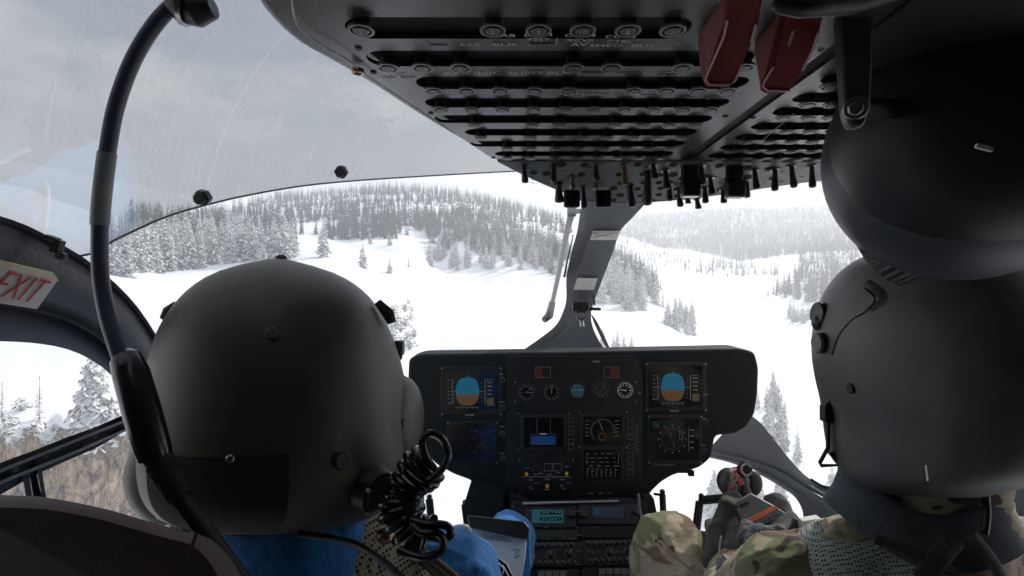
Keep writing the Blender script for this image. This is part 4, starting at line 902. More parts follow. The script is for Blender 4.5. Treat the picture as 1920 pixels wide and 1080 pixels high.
def adi(cx, cy, s=1.):
    mo = module(cx-50, cy-46, cx+64, cy+44)
    scn = qbox(MB(), cx-44, cy-40, cx+56, cy+38, .006).build('screen', M['screen'], mo, smooth=0)
    hw, ht = 22, 26; full = []
    for k in range(40):
        a = k*2*math.pi/40; x = hw*abs(math.cos(a))**.62*(1 if math.cos(a) > 0 else -1); y = ht*math.sin(a); full.append((cx+x, cy-y))
    hz = cy+6
    up = [p for p in full if p[1] <= hz]; lo = [p for p in full if p[1] > hz]
    up = sorted(up, key=lambda p: math.atan2(-(p[1]-hz)-.001, p[0]-cx)); lo = sorted(lo, key=lambda p: math.atan2((p[1]-hz), -(p[0]-cx)))
    xa = [cx-hw*(1-(6/ht)**2)**.31, cx+hw*(1-(6/ht)**2)**.31]
    MB().prism([IP.at(a, b, .0085) for a, b in [(xa[1], hz)]+up+[(xa[0], hz)]], (0, .0015, 0)).build('sky_field', E_blue, mo, smooth=0)
    MB().prism([IP.at(a, b, .0085) for a, b in [(xa[0], hz)]+lo+[(xa[1], hz)]], (0, .0015, 0)).build('ground_field', E_brown, mo, smooth=0)
    l = MB(); qbox(l, cx-29, cy-22, cx-27.6, cy+23, .0085); qbox(l, cx-38, cy-22, cx-29, cy-21, .0085); qbox(l, cx-38, cy+22, cx-29, cy+23, .0085)
    for k in range(6): qbox(l, cx-37, cy-15+k*7, cx-33, cy-13.6+k*7, .0085)
    for k in range(6): qbox(l, cx-26, cy-17+k*7, cx-24.5, cy-15+k*7, .0085); qbox(l, cx+25.5, cy-17+k*7, cx+27, cy-15+k*7, .0085)
    qbox(l, cx+32, cy-22, cx+33.6, cy+23, .0085); qbox(l, cx+32, cy-22, cx+48, cy-21, .0085); qbox(l, cx+22, cy-.6, cx+32, cy+.6, .0085); qbox(l, cx-36, cy-.6, cx-23, cy+.6, .0085)
    for k in range(4): qbox(l, cx+37, cy-18+k*7.2, cx+46, cy-15.6+k*7.2, .0085)
    qbox(l, cx-21, cy+29, cx+21, cy+29.8, .0085)
    for k in range(5): qbox(l, cx-20+k*9.5, cy+30, cx-18.8+k*9.5, cy+33, .0085)
    qbox(l, cx-1.5, cy-30, cx+1.5, cy-27, .0085)
    l.build('scale_marks', E_grey, mo, smooth=0)
    qbox(MB(), cx+36, cy+12, cx+49, cy+26, .0085).build('terrain_block', emi('display_olive', (.16, .13, .05), 0.090), mo, smooth=0)
    qbox(MB(), cx-5, cy+43, cx+12, cy+46, .005).build('label_marks', M['mark2'], ip, smooth=0)
adi(877, 733); adi(1260, 725)
# navigation displays below
def circle_ticks(mb, cx, cy, r0, r1, n, lift, w=.9, a0=0, a1=2*PI):
    for k in range(n):
        a = a0+(a1-a0)*k/n; c, s = math.cos(a), math.sin(a); tx, ty = -s*w/2, c*w/2
        mb.prism([IP.at(cx+c*r0+tx, cy+s*r0+ty, lift), IP.at(cx+c*r1+tx, cy+s*r1+ty, lift), IP.at(cx+c*r1-tx, cy+s*r1-ty, lift), IP.at(cx+c*r0-tx, cy+s*r0-ty, lift)], (0, .0008, 0))
    return mb
def needle(mb, cx, cy, a, r0, r1, w, lift):
    c, s = math.cos(a), math.sin(a); tx, ty = -s*w/2, c*w/2
    mb.prism([IP.at(cx+c*r0+tx, cy+s*r0+ty, lift), IP.at(cx+c*r1+tx*.4, cy+s*r1+ty*.4, lift), IP.at(cx+c*r1-tx*.4, cy+s*r1-ty*.4, lift), IP.at(cx+c*r0-tx, cy+s*r0-ty, lift)], (0, .0008, 0)); return mb
mo = module(1214, 778, 1316, 868, 'navigation_display'); qbox(MB(), 1219, 784, 1309, 862, .006).build('screen', M['screen'], mo, smooth=0)
l = circle_ticks(MB(), 1259, 822, 24, 27, 12, .0085, 2.2); circle_ticks(l, 1259, 822, 19, 20.5, 36, .0085, .8); needle(l, 1259, 822, -1.9, 5, 17, 1.5, .0085); needle(l, 1259, 822, 1.3, 5, 17, 1.5, .0085)
qbox(l, 1289, 800, 1290, 845, .0085); frame(l, 1272, 805, 1278, 822, .8, .0085)
for k in range(4): qbox(l, 1292, 804+k*11, 1299, 806+k*11, .0085)
l.build('compass_rose', E_grey, mo, smooth=0); t = MB()
for k in range(3): qbox(t, 1222, 790+k*4, 1235, 792+k*4, .0085)
t.build('readout', emi('display_dim_teal', (.03, .14, .14), 0.068), mo, smooth=0)
mo = module(838, 790, 934, 868, 'navigation_display'); qbox(MB(), 842, 794, 930, 864, .006).build('screen', M['screen'], mo, smooth=0)
t = MB(); rr_ = random.Random(4)
for k in range(60): x = rr_.uniform(880, 928); y = 802+abs(rr_.gauss(0, 10)); qbox(t, x, y, x+rr_.uniform(1, 6), y+1.1, .0085+k*.00001)
t.build('radar_returns', emi('display_violet', (.05, .035, .26), 0.051), mo, smooth=0); t = MB()
for k in range(26): x = rr_.uniform(874, 915); y = rr_.uniform(822, 850); qbox(t, x, y, x+1.4, y+1.4, .0085+k*.00001)
t.build('map_marks', emi('display_dim_marks', (.08, .12, .12), 0.056), mo, smooth=0)
# screws at the unit corners
sc2 = MB().cyl((0,.001,0), (0,-.0012,0), .0026, 12).mesh('panel_screw'); sc2.materials.append(M['metal'])
for (x0, y0, x1, y1) in ((829,690,939,776),(1212,682,1322,768),(840,792,932,866),(1216,780,1314,866),(966,716,1192,752),(972,775,1066,842),(1086,772,1174,838),(974,862,1074,924)):
    for a in (x0, x1):
        for b in (y0, y1):
            o = bpy.data.objects.new('panel_screw', sc2); SC.collection.objects.link(o); o.parent = ip; o.location = IP.at(a, b, .0055)-world_loc(ip)
# round gauges
def gauge(cx, cy, r, name='gauge', hands=(), ticks=30, bright='mark2', label=None):
    c = IP.at(cx, cy, .004); R = r/960*YP
    g = MB().cyl(c+Vector((0,.004,0)), c-Vector((0,.002,0)), R*1.22, 32).build(name, M['black'], ip, bevel=.001)
    MB().cyl(c-Vector((0,.002,0)), c-Vector((0,.0026,0)), R*1.08, 32).build('dial_face', M['screen'], g)
    m = circle_ticks(MB(), cx, cy, r*.80, r*1.0, ticks, .0075, .8); circle_ticks(m, cx, cy, r*.58, r*.70, 10, .0075, 2.0)
    for a, q, w in hands: needle(m, cx, cy, a, -r*.15, r*q, w, .0085)
    m.build('dial_marks', M[bright], g, smooth=0); return g
gauge(987, 735, 15, hands=((-.8,.8,1.6),(.05,.6,2.2),(3.2,.3,3))); gauge(1034, 735, 15, hands=((-1.57,.9,1.6),))
gauge(1171, 731, 15, hands=((3.3,.5,2.4),), ticks=40, bright='mark'); gauge(1126, 731, 14, hands=((-.7,.9,1.6),(2.6,.8,1.2)), ticks=10, bright='dkmark')
g = gauge(1082, 732, 14, name='standby_horizon', ticks=12, bright='dkmark')
MB().prism([IP.at(a, b, .008) for a, b in ((1069,733),(1070,726),(1075,720),(1082,718),(1089,720),(1094,726),(1095,733),(1092,741),(1072,741))], (0,.001,0)).build('sky_field', emi('standby_blue', (.05, .16, .22), 0.056), g, smooth=0)
qbox(MB(), 1071, 729, 1093, 731, .0085).build('horizon_bar', M['mark2'], g, smooth=0); qbox(MB(), 1073, 741, 1091, 745, .008).build('ground_field', M['seat'], g, smooth=0)
# red warning lights
for x0 in (1003, 1131):
    f = frame(MB(), x0, 687, x0+29, 708, 1.2, .006).build('warning_light', M['dkmark'], ip, smooth=0)
    qbox(MB(), x0+(2 if x0 < 1100 else 13), 690, x0+(15 if x0 < 1100 else 27), 706, .006).build('red_lens', E_red, f, smooth=0)
# centre screens
def screen_unit(x0, y0, x1, y1, name): 
    mo = module(x0-5, y0-5, x1+5, y1+5, name, 'black', .006); qbox(MB(), x0, y0, x1, y1, .0075).build('screen', M['screen'], mo, smooth=0); return mo
mo = screen_unit(982, 782, 1056, 836, 'engine_display'); l = MB()
qbox(l, 1006, 783, 1007, 812, .0095); qbox(l, 1031, 783, 1032, 812, .0095); frame(l, 994, 812, 1042, 832, .8, .0100); l.build('line_marks', E_green, mo, smooth=0)
qbox(MB(), 996, 816, 1040, 831, .0095).build('blue_field', E_dkblue, mo, smooth=0); qbox(MB(), 1012, 810.5, 1024, 813, .0105).build('readout', E_white, mo, smooth=0)
mo = screen_unit(1094, 780, 1165, 832, 'engine_display'); l = circle_ticks(MB(), 1129, 806, 20, 23, 26, .0095, 1.0, 2.4, 6.6); needle(l, 1129, 805, -1.95, 0, 19, 2.2, .0100)
for k in range(5): qbox(l, 1097, 787+k*7, 1103, 788+k*7, .0095); qbox(l, 1152, 787+k*7, 1159, 788+k*7, .0095)
l.build('dial_marks', E_grey, mo, smooth=0); circle_ticks(MB(), 1129, 817, 6, 7.2, 24, .0095, 1.6).build('red_ring', emi('display_red', (.3, .07, .05), 0.068), mo, smooth=0)
mo = screen_unit(1094, 842, 1163, 898, 'caution_display'); l = MB(); rr_ = random.Random(8)
for row, y in enumerate((848, 856, 864, 871)):
    x = 1098+row % 2*6
    while x < 1152: w = rr_.uniform(4, 12); qbox(l, x, y, x+w, y+1.4, .0095); x += w+rr_.uniform(3, 10)
for k in range(7): x = 1100+k*8.6; qbox(l, x, 876, x+1.1, 892, .0095); qbox(l, x, 876+(k*5) % 9, x+5, 877+(k*5) % 9, .00953)
qbox(l, 1099, 848, 1100, 868, .0096); qbox(l, 1158, 848, 1159, 868, .0096)
l.build('readout', emi('display_pale_green', (.14, .22, .16), 0.056), mo, smooth=0)
# push button columns
for x0, ys in ((1065, (782, 798, 806, 822, 832)), (1176, (778, 790, 802, 814, 832, 846, 858, 870, 880))):
    for y0 in ys: frame(MB(), x0, y0, x0+10.5, y0+9, .8, .0065).build('push_button', M['dkmark'], ip, smooth=0)
t = MB()
for k in range(16): qbox(t, 1190+(k % 2)*4, 796+k*3.4, 1192+(k % 2)*4, 798.4+k*3.4, .0055)
for a in ((1196,735,1201,738),(1110,676,1124,679),(936,700,944,702),(936,752,946,754),(936,798,946,800),(936,848,946,850),(1318,738,1326,740),(1316,784,1322,786),(1314,833,1322,835)): qbox(t, *a, .005)
for k in range(14): qbox(t, 1225+k*3, 869+(k % 3), 1227+k*3, 871+(k % 3)*1.3, .0015)
t.build('print_marks', M['mark2'], ip, smooth=0)
for px, py in ((942,764),(942,812),(943,859),(942,712),(1320,845),(1322,790)):
    c = IP.at(px, py, .003); k_ = MB().cyl(c+Vector((0,.004,0)), c-Vector((0,.008,0)), .0055, 18).build('rotary_knob', M['black'], ip, bevel=.001); MB().ring(c, (0,-1,0), .0065, .0082, .001).build('knob_ring', M['dkmark'], k_)
# switch group under the left centre screen
l = MB(); qbox(l, 978, 892.4, 1070, 893.6, .0055); frame(l, 1020, 868, 1036, 882, .8, .0055); frame(l, 1037, 868, 1053, 882, .8, .0055)
for (x, y) in ((984,875),(1058,873),(991,898),(1022,897),(1050,897),(1002,904),(1062,904),(992,915),(1020,916),(1052,915),(1000,888),(1010,886),(1026,888),(1042,884)): qbox(l, x, y, x+9, y+1.6, .0056)
circle_ticks(l, 1005, 880, 7, 8.6, 22, .0055, .6); l.build('switch_legends', M['mark2'], ip, smooth=0)
for px, py in ((987,888),(1062,887),(1026,910)):
    c = IP.at(px, py, .004); MB().cyl(c+Vector((0,.004,0)), c-Vector((0,.010,0)), .006, 10, r2=.0035).build('lit_knob', E_amb, ip)
for px, py in ((995,911),(1053,909),(1005,880)):
    c = IP.at(px, py, .004); MB().cyl(c+Vector((0,.004,0)), c-Vector((0,.009,0)), .005, 12, r2=.004).build('rotary_knob', M['metal' if px != 1005 else 'black'], ip)
l = MB()
for k, x in enumerate((1104, 1122, 1138)): qbox(l, x, 923-k*.5, x+8, 925.5-k*.5, .0055)
for k in range(9): qbox(l, 1140+k*4.3, 932.5, 1143+k*4.3, 934.5, .0055)
l.build('print_marks', M['dkmark'], ip, smooth=0)
c = IP.at(1284, 884, 0); MB().box(c+Vector((0,.01,-.004)), (.030, .012, .006)).box(c+Vector((.021,.01,-.008)), (.016, .014, .016)).build('panel_bracket', M['panel'], ip, bevel=.002)
# ------------------------------------------------------------------ CENTRE PEDESTAL
pd = empty('center_pedestal', (.2, 1.3, -.9), 'black radio pedestal below the instrument panel with small knobs, keypads and two teal screens', 'console')
PN = Vector((0, -.80, .60)).normalized(); PP = Plane(P(1100, 938, 1.40), PN)
pl = [PP.at(a, b) for a, b in ((958,938),(1212,932),(1232,1140),(955,1140))]
MB().prism(pl, Vector((0, .16, -.13))).build('pedestal_body', M['panel'], pd, bevel=.006)
def pbox(mb, x0, y0, x1, y1, lift, th=.0015):
    mb.prism([PP.at(x0,y0,lift), PP.at(x1,y0,lift), PP.at(x1,y1,lift), PP.at(x0,y1,lift)], PN*-th); return mb
def pmod(x0, y0, x1, y1, name, m='panel2', lift=.006): return MB().prism([PP.at(x0,y0,lift), PP.at(x1,y0,lift), PP.at(x1,y1,lift), PP.at(x0,y1,lift)], PN*-.008).build(name, M[m], pd, bevel=.0015)
MB().prism([PP.at(980,944,.014), PP.at(1159,940,.014), PP.at(1159,942.6,.014), PP.at(980,948,.014)], PN*-.01).build('metal_strip', M['greyhandle'], pd, bevel=.001)
t = MB(); add_text(t, 'FTR', IP.at(1090, 936, .010), (1,0,0), (0,0,1), .0125, ext=.0002); t.build('lettering', M['mark2'], ip, smooth=0)
t = MB(); rt_ = Vector((1,0,0)); upv = PN.cross(rt_)
a = pmod(984, 950, 1080, 990, 'radio_unit'); pbox(MB(), 997, 957, 1056, 982, .008).build('screen', E_teal, a, smooth=0)
m = MB(); pbox(m, 1014, 961, 1052, 966, .010); pbox(m, 1012, 972, 1052, 977, .010); m.build('readout', M['screen'], a, smooth=0); m = MB(); rr_ = random.Random(2)
for y in (962.5, 974): 
    for k in range(6): pbox(m, 1016+k*6, y, 1016+k*6+rr_.uniform(2, 5), y+1.6, .0112)
pbox(m, 1014, 968, 1052, 969, .0100); m.build('readout', emi('display_bright_teal', (.05, .42, .40), 0.101), a, smooth=0)
a = pmod(1084, 946, 1196, 984, 'radio_unit'); pbox(MB(), 1110, 952, 1168, 972, .008).build('screen', emi('display_dark_violet', (.02, .035, .07), 0.068), a, smooth=0); pbox(MB(), 1112, 954, 1124, 968, .009).build('readout', emi('display_dim_cyan', (.015, .09, .13), 0.079), a, smooth=0)
for px, py, r in ((1073, 966, .010), (1094, 966, .011), (1192, 962, .008)):
    c = PP.at(px, py, .004); MB().cyl(c, c+PN*.016, r, 20, r2=r*.85).build('rotary_knob', M['black'], pd, bevel=.001)
a = pmod(984, 994, 1084, 1014, 'radio_unit'); pbox(MB(), 998, 998, 1060, 1008, .008).build('screen', emi('display_dark_green', (.008, .028, .010), 0.079), a, smooth=0)
pmod(1088, 988, 1200, 1010, 'blank_plate', 'panel'); a = pmod(984, 1017, 1090, 1064, 'audio_panel'); b = pmod(1092, 1014, 1206, 1062, 'audio_panel')
kn = MB().cyl((0,0,0), PN*.012, .0052, 14, r2=.0042); knm = kn.mesh('knob'); knm.materials.append(M['black']); knr = MB().ring((0,0,0), PN, .0062, .0076, .0008, 18).mesh('knob_ring'); knr.materials.append(M['dkmark'])
knp = MB().tube([PN*.0125, PN*.0125+upv*.0045], .0011, 5).mesh('knob_pointer'); knp.materials.append(M['mark2'])
def knob(px, py, s=1., par=pd):
    o = bpy.data.objects.new('rotary_knob', knm); SC.collection.objects.link(o); o.parent = par; w = world_loc(par); o.location = PP.at(px, py, .006)-w; o.scale = (s, s, s)
    for me in (knr, knp):
        q = bpy.data.objects.new('knob_mark', me); SC.collection.objects.link(q); q.parent = o
for k in range(8): knob(995+k*11, 1025-k*.2, 1, a); knob(1000+k*11, 1057, 1, a); knob(1103+k*11, 1021-k*.4, 1, b); knob(1106+k*11.3, 1054-k*.5, 1, b)
knob(1032, 1042, 1.6, a); knob(1067, 1040, 1.7, a); knob(1143, 1038, 1.6, b); knob(1178, 1036, 1.7, b); knob(1000, 1043, 1, a); knob(1110, 1040, 1, b)
for k in range(9): knob(996+k*10, 1011.5, .45)
m = MB(); rr_ = random.Random(6)
for k in range(90):
    x = rr_.uniform(986, 1202); y = rr_.choice([1032, 1035, 1047, 1049, 1061, 990, 953, 958, 1030, 1045]); 
    if 1084 < x < 1092: continue
    pbox(m, x, y, x+rr_.uniform(2, 6), y+1.1, .0075+k*.00001)
for cx, cy in ((1032,1042),(1143,1038)):
    for k in range(11):
        an = k*.57; p0 = PP.at(cx, cy, .0072); e = rt_*math.cos(an)+upv*math.sin(an); m.tube([p0+e*.012, p0+e*.016], .0008, 4)
m.build('print_marks', M['dkmark'], pd, smooth=0)
a = pmod(990, 1068, 1084, 1110, 'key_unit'); b = pmod(1092, 1064, 1210, 1110, 'key_unit')
for k in range(4):
    for r in range(2): pbox(MB(), 1008+k*14, 1071+r*13, 1020+k*14, 1082+r*13, .010).build('key', M['dkmark'], a, bevel=.001); pbox(MB(), 1122+k*14, 1067+r*13, 1134+k*14, 1078+r*13, .010).build('key', M['dkmark'], b, bevel=.001)
m = MB()
for y in (960, 1005, 1035, 1060): m.tube([PP.at(1078, y, .008), PP.at(1090, y, .008)], .0012, 6)
m.build('latch_bars', M['dkmark'], pd)
MB().tube([P(1197,925,1.36), P(1199,950,1.34), P(1211,1010,1.26), P(1222,1090,1.18)], .0035, 8).build('side_rail', M['dkmark'], pd)
MB().box((.20, 1.55, -.95), (.34, .30, .55)).build('pedestal_base', M['panel'], pd, bevel=.01)
# left blanking fairing under the panel with the slim light gap
MB().prism([P(a, b, 1.42) for a, b in ((884,902),(944,928),(944,1000),(960,1100),(900,1100),(868,1000),(870,948))], (0, .03, 0)).prism([P(a, b, 1.42) for a, b in ((956,928),(990,940),(990,1100),(956,1100))], (0, .03, 0)).prism([P(a, b, 1.42) for a, b in ((943,966),(958,966),(958,1100),(943,1100))], (0, .03, 0)).build('side_fairing', M['panel'], pd)
MB().prism([P(a, b, 1.40) for a, b in ((1208,930),(1226,935),(1240,1000),(1258,1008),(1262,1100),(1215,1100))], (0, .03, 0)).build('side_fairing', M['panel'], pd)
# ------------------------------------------------------------------ PEDALS and frames in the nose
def posts(name, label, pts, bars, cat='pedal'):
    r = empty(name, P(pts[0][0], 1010, 1.6), label, cat)
    for (x0, y0, x1, y1, w) in pts:
        MB().tube([P(x0, y0, 1.55), P(x1, y1, 1.5)], w, 12, flat=.6).build('pedal_arm', M['panel'], r); MB().ell(P(x0, y0-4, 1.55), (.0085,)*3).build('ball_end', M['black'], r)
    for (x0, y0, x1, y1, w) in bars: MB().tube([P(x0, y0, 1.55), P(x1, y1, 1.55)], w, 10).build('pedal_bar', M['panel'], r)
    return r
posts('rudder_pedal', 'flat black pedal arm with ball end between the coiled cord and the panel', [(805,936,812,1010,.013)], [])
posts('rudder_pedal', 'black pedal arm with ball end just left of the panel column', [(872,946,880,1010,.014)], [(866,1000,884,1000,.008)])
posts('rudder_pedal', 'flat black pedal arm with ball end just right of the panel column', [(1242,926,1246,1012,.014)], [(1226,926,1240,928,.004),(1246,1006,1300,1006,.007)])
r = posts('rudder_pedal', 'black square pedal frame in the lower right nose window', [(1315,934,1305,1020,.012)], [(1314,938,1360,934,.013),(1316,1004,1340,1006,.014),(1308,940,1300,1000,.006)])
# ------------------------------------------------------------------ PEOPLE
def loft_helmet(rows, d, ry, yc=0., power=2.15, n=48):
    """rows: (py, left px, right px) outline seen at distance d; returns mesh builder and a surface function"""
    rs = []; pys = [r[0] for r in rows]; q = np.linspace(pys[0], pys[-1], 44)
    xl = np.interp(q, pys, [r[1] for r in rows]); xr = np.interp(q, pys, [r[2] for r in rows])
    for _ in range(2):
        xl[1:-1] = (xl[:-2]+2*xl[1:-1]+xl[2:])/4; xr[1:-1] = (xr[:-2]+2*xr[1:-1]+xr[2:])/4
    HM = max(d/math.cos((math.atan((a_-960)/960)+math.atan((b_-960)/960))/2)*math.sin((math.atan((b_-960)/960)-math.atan((a_-960)/960))/2) for a_, b_ in zip(xl, xr)); PM = (pys[0]+pys[-1])/2
    def surf(i, a, grow=0.):
        i0 = min(int(i), len(q)-2); f = i-i0; L_ = xl[i0]*(1-f)+xl[i0+1]*f; R_ = xr[i0]*(1-f)+xr[i0+1]*f; py = q[i0]*(1-f)+q[i0+1]*f
        aL, aR = math.atan((L_-960)/960), math.atan((R_-960)/960); ac = (aL+aR)/2; D = d/math.cos(ac); hw0 = D*math.sin((aR-aL)/2); hw = hw0+grow; c, s = math.cos(a), math.sin(a); e = 2/power
        x = hw*abs(c)**e*(1 if c >= 0 else -1); ryr = ry*(hw0/HM)**.9; y = (ryr+grow)*abs(s)**e*(1 if s >= 0 else -1)
        return Vector((d*math.tan(ac)+x, d+yc+y, (540-py)/960*(d+min(0, y)*max(0, min(1, (py-PM)/(pys[-1]-PM)))*.85)))
    rings = [[surf(i, k*2*math.pi/n) for k in range(n)] for i in range(len(q))]
    return MB().loft(rings), surf, q
def patch(surf, i0, i1, a0, a1, grow, ni=10, na=14):
    g = [[surf(i0+(i1-i0)*i/ni, a0+(a1-a0)*k/na, grow) for k in range(na+1)] for i in range(ni+1)]; h = [[surf(i0+(i1-i0)*i/ni, a0+(a1-a0)*k/na, -.002) for k in range(na+1)] for i in range(ni+1)]
    m = MB(); w = na+1; V = [p for r in g for p in r]+[p for r in h for p in r]; o = w*(ni+1); F = [[i*w+k, i*w+k+1, (i+1)*w+k+1, (i+1)*w+k] for i in range(ni) for k in range(na)]
    edge = [k for k in range(w)]+[i*w+na for i in range(1, ni+1)]+[ni*w+k for k in range(na-1, -1, -1)]+[i*w for i in range(ni-1, 0, -1)]
    F += [[a, b, b+o, a+o] for a, b in zip(edge, edge[1:]+edge[:1])]; m.add(V, F); return m
def caps(list_):
    m = MB()
    for a, b, r0, r1 in list_:
        a, b = Vector(a), Vector(b); t = (b-a).normalized(); pts = [a-t*r0*.98, a-t*r0*.7, a-t*r0*.35, a, (a+b)/2, b, b+t*r1*.35, b+t*r1*.7, b+t*r1*.98]
        m.tube(pts, [r0*.15, r0*.71, r0*.93, r0, (r0+r1)/2, r1, r1*.93, r1*.71, r1*.15], 16)
    return m
def head(m, c, s=1.):
    m.ell(c, (.074*s, .092*s, .098*s)); m.ell(c+Vector((0, .03, -.07))*s, (.052*s, .06*s, .05*s)); m.ell(c+Vector((0, .098, -.025))*s, (.013*s, .02*s, .022*s)); m.ell(c+Vector((0, .085, -.065))*s, (.026*s, .012*s, .010*s))
    for k in (-1, 1): m.ell(c+Vector((k*.074, 0, -.02))*s, (.01*s, .02*s, .03*s)); m.ell(c+Vector((k*.03, .078, .0))*s, (.013*s, .012*s, .010*s))
# ---- left pilot
hc = P(522, 745, .58)
lp = empty('person', (hc.x, .62, -1.0), 'person seen from behind in a dark round flight helmet, blue jacket and tan mesh vest', 'person')
neck = P(505, 1000, .60)
sh_l = Vector((hc.x-.185, .66, -.405)); sh_r = Vector((hc.x+.185, .66, -.385)); el_r = Vector((-.095, .86, -.515)); ha_r = Vector((-.03, 1.06, -.66)); el_l = Vector((-.52, .84, -.58)); ha_l = Vector((-.36, 1.12, -.62))
hip = Vector((hc.x, .66, -.82))
skel = [((hc.x, .60, -.20), (hc.x, .62, -.33), .052, .058), ((hc.x, .62, -.36), (hc.x, .64, -.60), .09, .13), ((hc.x, .64, -.6), hip, .13, .15), (sh_l, sh_r, .055, .055), (sh_r, el_r, .045, .036), (el_r, ha_r, .036, .025), (sh_l, el_l, .045, .036), (el_l, ha_l, .036, .025),
        (hip+Vector((-.09,0,0)), (-.34, 1.12, -.66), .08, .055), ((-.34, 1.12, -.66), (-.34, 1.35, -1.05), .055, .04), (hip+Vector((.09,0,0)), (-.005, 1.15, -.59), .07, .05), ((-.005, 1.15, -.59), (-.06, 1.40, -1.05), .055, .04)]
def hand(m, wrist, dr, curl=(0, 0, -1), s=1.):
    dr = Vector(dr).normalized(); cu = Vector(curl).normalized(); sd = dr.cross(cu).normalized()
    pm = wrist+dr*.05*s; m.ell(pm, (.04*s, .045*s, .018*s), Matrix((sd, dr, cu)).transposed())
    for k, ln in enumerate((.034, .040, .037, .029)):
        b = wrist+dr*.082*s+sd*(k-1.5)*.0195*s; c1 = b+(dr*.75+cu*.6)*ln*s; c2 = c1+(dr*.1+cu)*ln*.8*s; c3 = c2+(cu*.7-dr*.7)*ln*.6*s
        m.tube([b-dr*.02*s, b, c1, c2, c3], [.009*s, .0095*s, .009*s, .0082*s, .006*s], 10)
    b = wrist+dr*.025*s-sd*.036*s; m.tube([b, b-sd*.022*s+dr*.02*s+cu*.012*s, b-sd*.014*s+dr*.04*s+cu*.03*s, b+dr*.05*s+cu*.042*s], [.013*s, .012*s, .011*s, .007*s], 10)
bm = caps(skel); head(bm, Vector((hc.x, .60, -.12)))
for h, e in ((ha_r, el_r), (ha_l, el_l)): hand(bm, h, h-e)
link('body', remeshed(bm, .0055, 3), M['skin'], lp, smooth=180)
jk = caps([((hc.x, .625, -.335), (hc.x, .64, -.60), .095, .15), ((hc.x, .64, -.6), hip, .15, .165), (sh_l, sh_r, .073, .073), ((hc.x-.09,.64,-.345), (hc.x+.09,.64,-.34), .05, .05), (sh_r, el_r, .068, .058), (el_r, el_r+(ha_r-el_r)*.88, .056, .042), (sh_l, el_l, .068, .058), (el_l, el_l+(ha_l-el_l)*.88, .056, .042)])
link('jacket', wrinkle(remeshed(jk, .0055, 8), .0045), M['blue'], lp, smooth=180)
tr_ = caps([(hip+Vector((-.09,0,0)), (-.34, 1.12, -.66), .10, .075), ((-.34, 1.12, -.66), (-.34, 1.35, -1.0), .075, .055), (hip+Vector((.09,0,0)), (-.005, 1.17, -.575), .09, .062), ((-.005, 1.17, -.575), (-.06, 1.40, -1.0), .062, .055), (hip+Vector((-.08,0,0)), hip+Vector((.08,0,0)), .16, .16)])
link('trousers', wrinkle(remeshed(tr_, .007, 6), .005), M['blue'], lp, smooth=180)
bt = MB()
for bx, by in ((-.34, 1.35), (-.06, 1.40)): bt.add(*(lambda m_: (m_.v, m_.f))(caps([((bx, by, -1.0), (bx, by+.02, -1.13), .06, .055), ((bx, by+.0, -1.15), (bx, by+.17, -1.16), .05, .042)])))
link('boots', remeshed(bt, .01, 3), M['black'], lp, smooth=180)
# collar: wraps the neck, open towards the right
def collar(cx, cy, zt, r0, r1, h, a0, a1, tilt=0., n=40, wave=.006):
    m = MB(); rows = []
    for i in range(n+1):
        a = a0+(a1-a0)*i/n; z = zt+tilt*math.cos(a)+wave*math.sin(a*3); row = []
        for (rr, zz) in ((r0, -h*.4), (r0, -h*.05), (r0+.006, .002), (r0+.014, -.002), (r1, -h*.55), (r1+.012, -h), (r1+.004, -h-.004), (r0+.012, -h*.5)):
            row.append(Vector((cx+rr*math.sin(a), cy-rr*math.cos(a)*.95, z+zz)))
        rows.append(row)
    return m.loft(rows)
collar(neck.x+.018, .625, -.255, .080, .128, .080, -1.9, 2.0, tilt=-.008).build('collar', M['blue'], lp, smooth=60)
# mesh vest panel over the right shoulder and back
def drape(pts_px, d_off, name, m, parent, cx, cy, base, thick=.006): pass
vest = caps([((hc.x+.05, .61, -.365), (hc.x+.12, .62, -.372), .066, .066), ((hc.x+.05, .63, -.37), (hc.x+.03, .66, -.62), .12, .15), ((hc.x-.05, .63, -.37), (hc.x-.03, .66, -.62), .12, .15)])
link('mesh_vest', remeshed(vest, .008, 4), M['meshtan'], lp, smooth=180)
e = MB(); V0 = [P(735,1042,.585), P(762,1030,.60), P(800,1052,.60), P(845,1090,.58)]
for k in range(3): e.tube([p+Vector((k*.008-.008, 0, k*.002)) for p in V0], .0035, 8, flat=1)
e.build('vest_binding', M['tan'], lp)
# helmet
HL = [(486,506,540),(489,482,562),(494,458,585),(503,430,612),(518,398,642),(540,365,674),(570,336,700),(605,312,720),(645,297,737),(690,286,750),(740,279,760),(790,275,766),(840,274,768),(880,277,765),(915,287,755),(945,305,738),(970,332,708),(985,362,672),(992,392,640)]
hm, sf, q = loft_helmet(HL, .585, .148, .0)
hl = hm.build('helmet', M['helm'], lp, smooth=180)
RZ = lambda a: Matrix.Rotation(a, 3, 'Z')
c = P(736, 800, .62); MB().ell(c, (.036, .075, .062), Matrix.Rotation(.12, 3, 'Y')).build('ear_shell', M['helm'], hl, smooth=180)
c = P(326, 885, .64); MB().ell(c, (.034, .070, .060), Matrix.Rotation(-.28, 3, 'Y')).build('ear_shell', M['cuplight'], hl, smooth=180)
# velcro patch on the back
def i_of(py): return float(np.interp(py, q, np.arange(len(q))))
patch(sf, i_of(788), i_of(986), -PI/2-.52, -PI/2+.42, .0016, 12, 18).build('velcro_patch', mat('velcro', (.006, .006, .006), .95, var=.3, scale=200, bump=.4, bscale=900), hl, smooth=60)
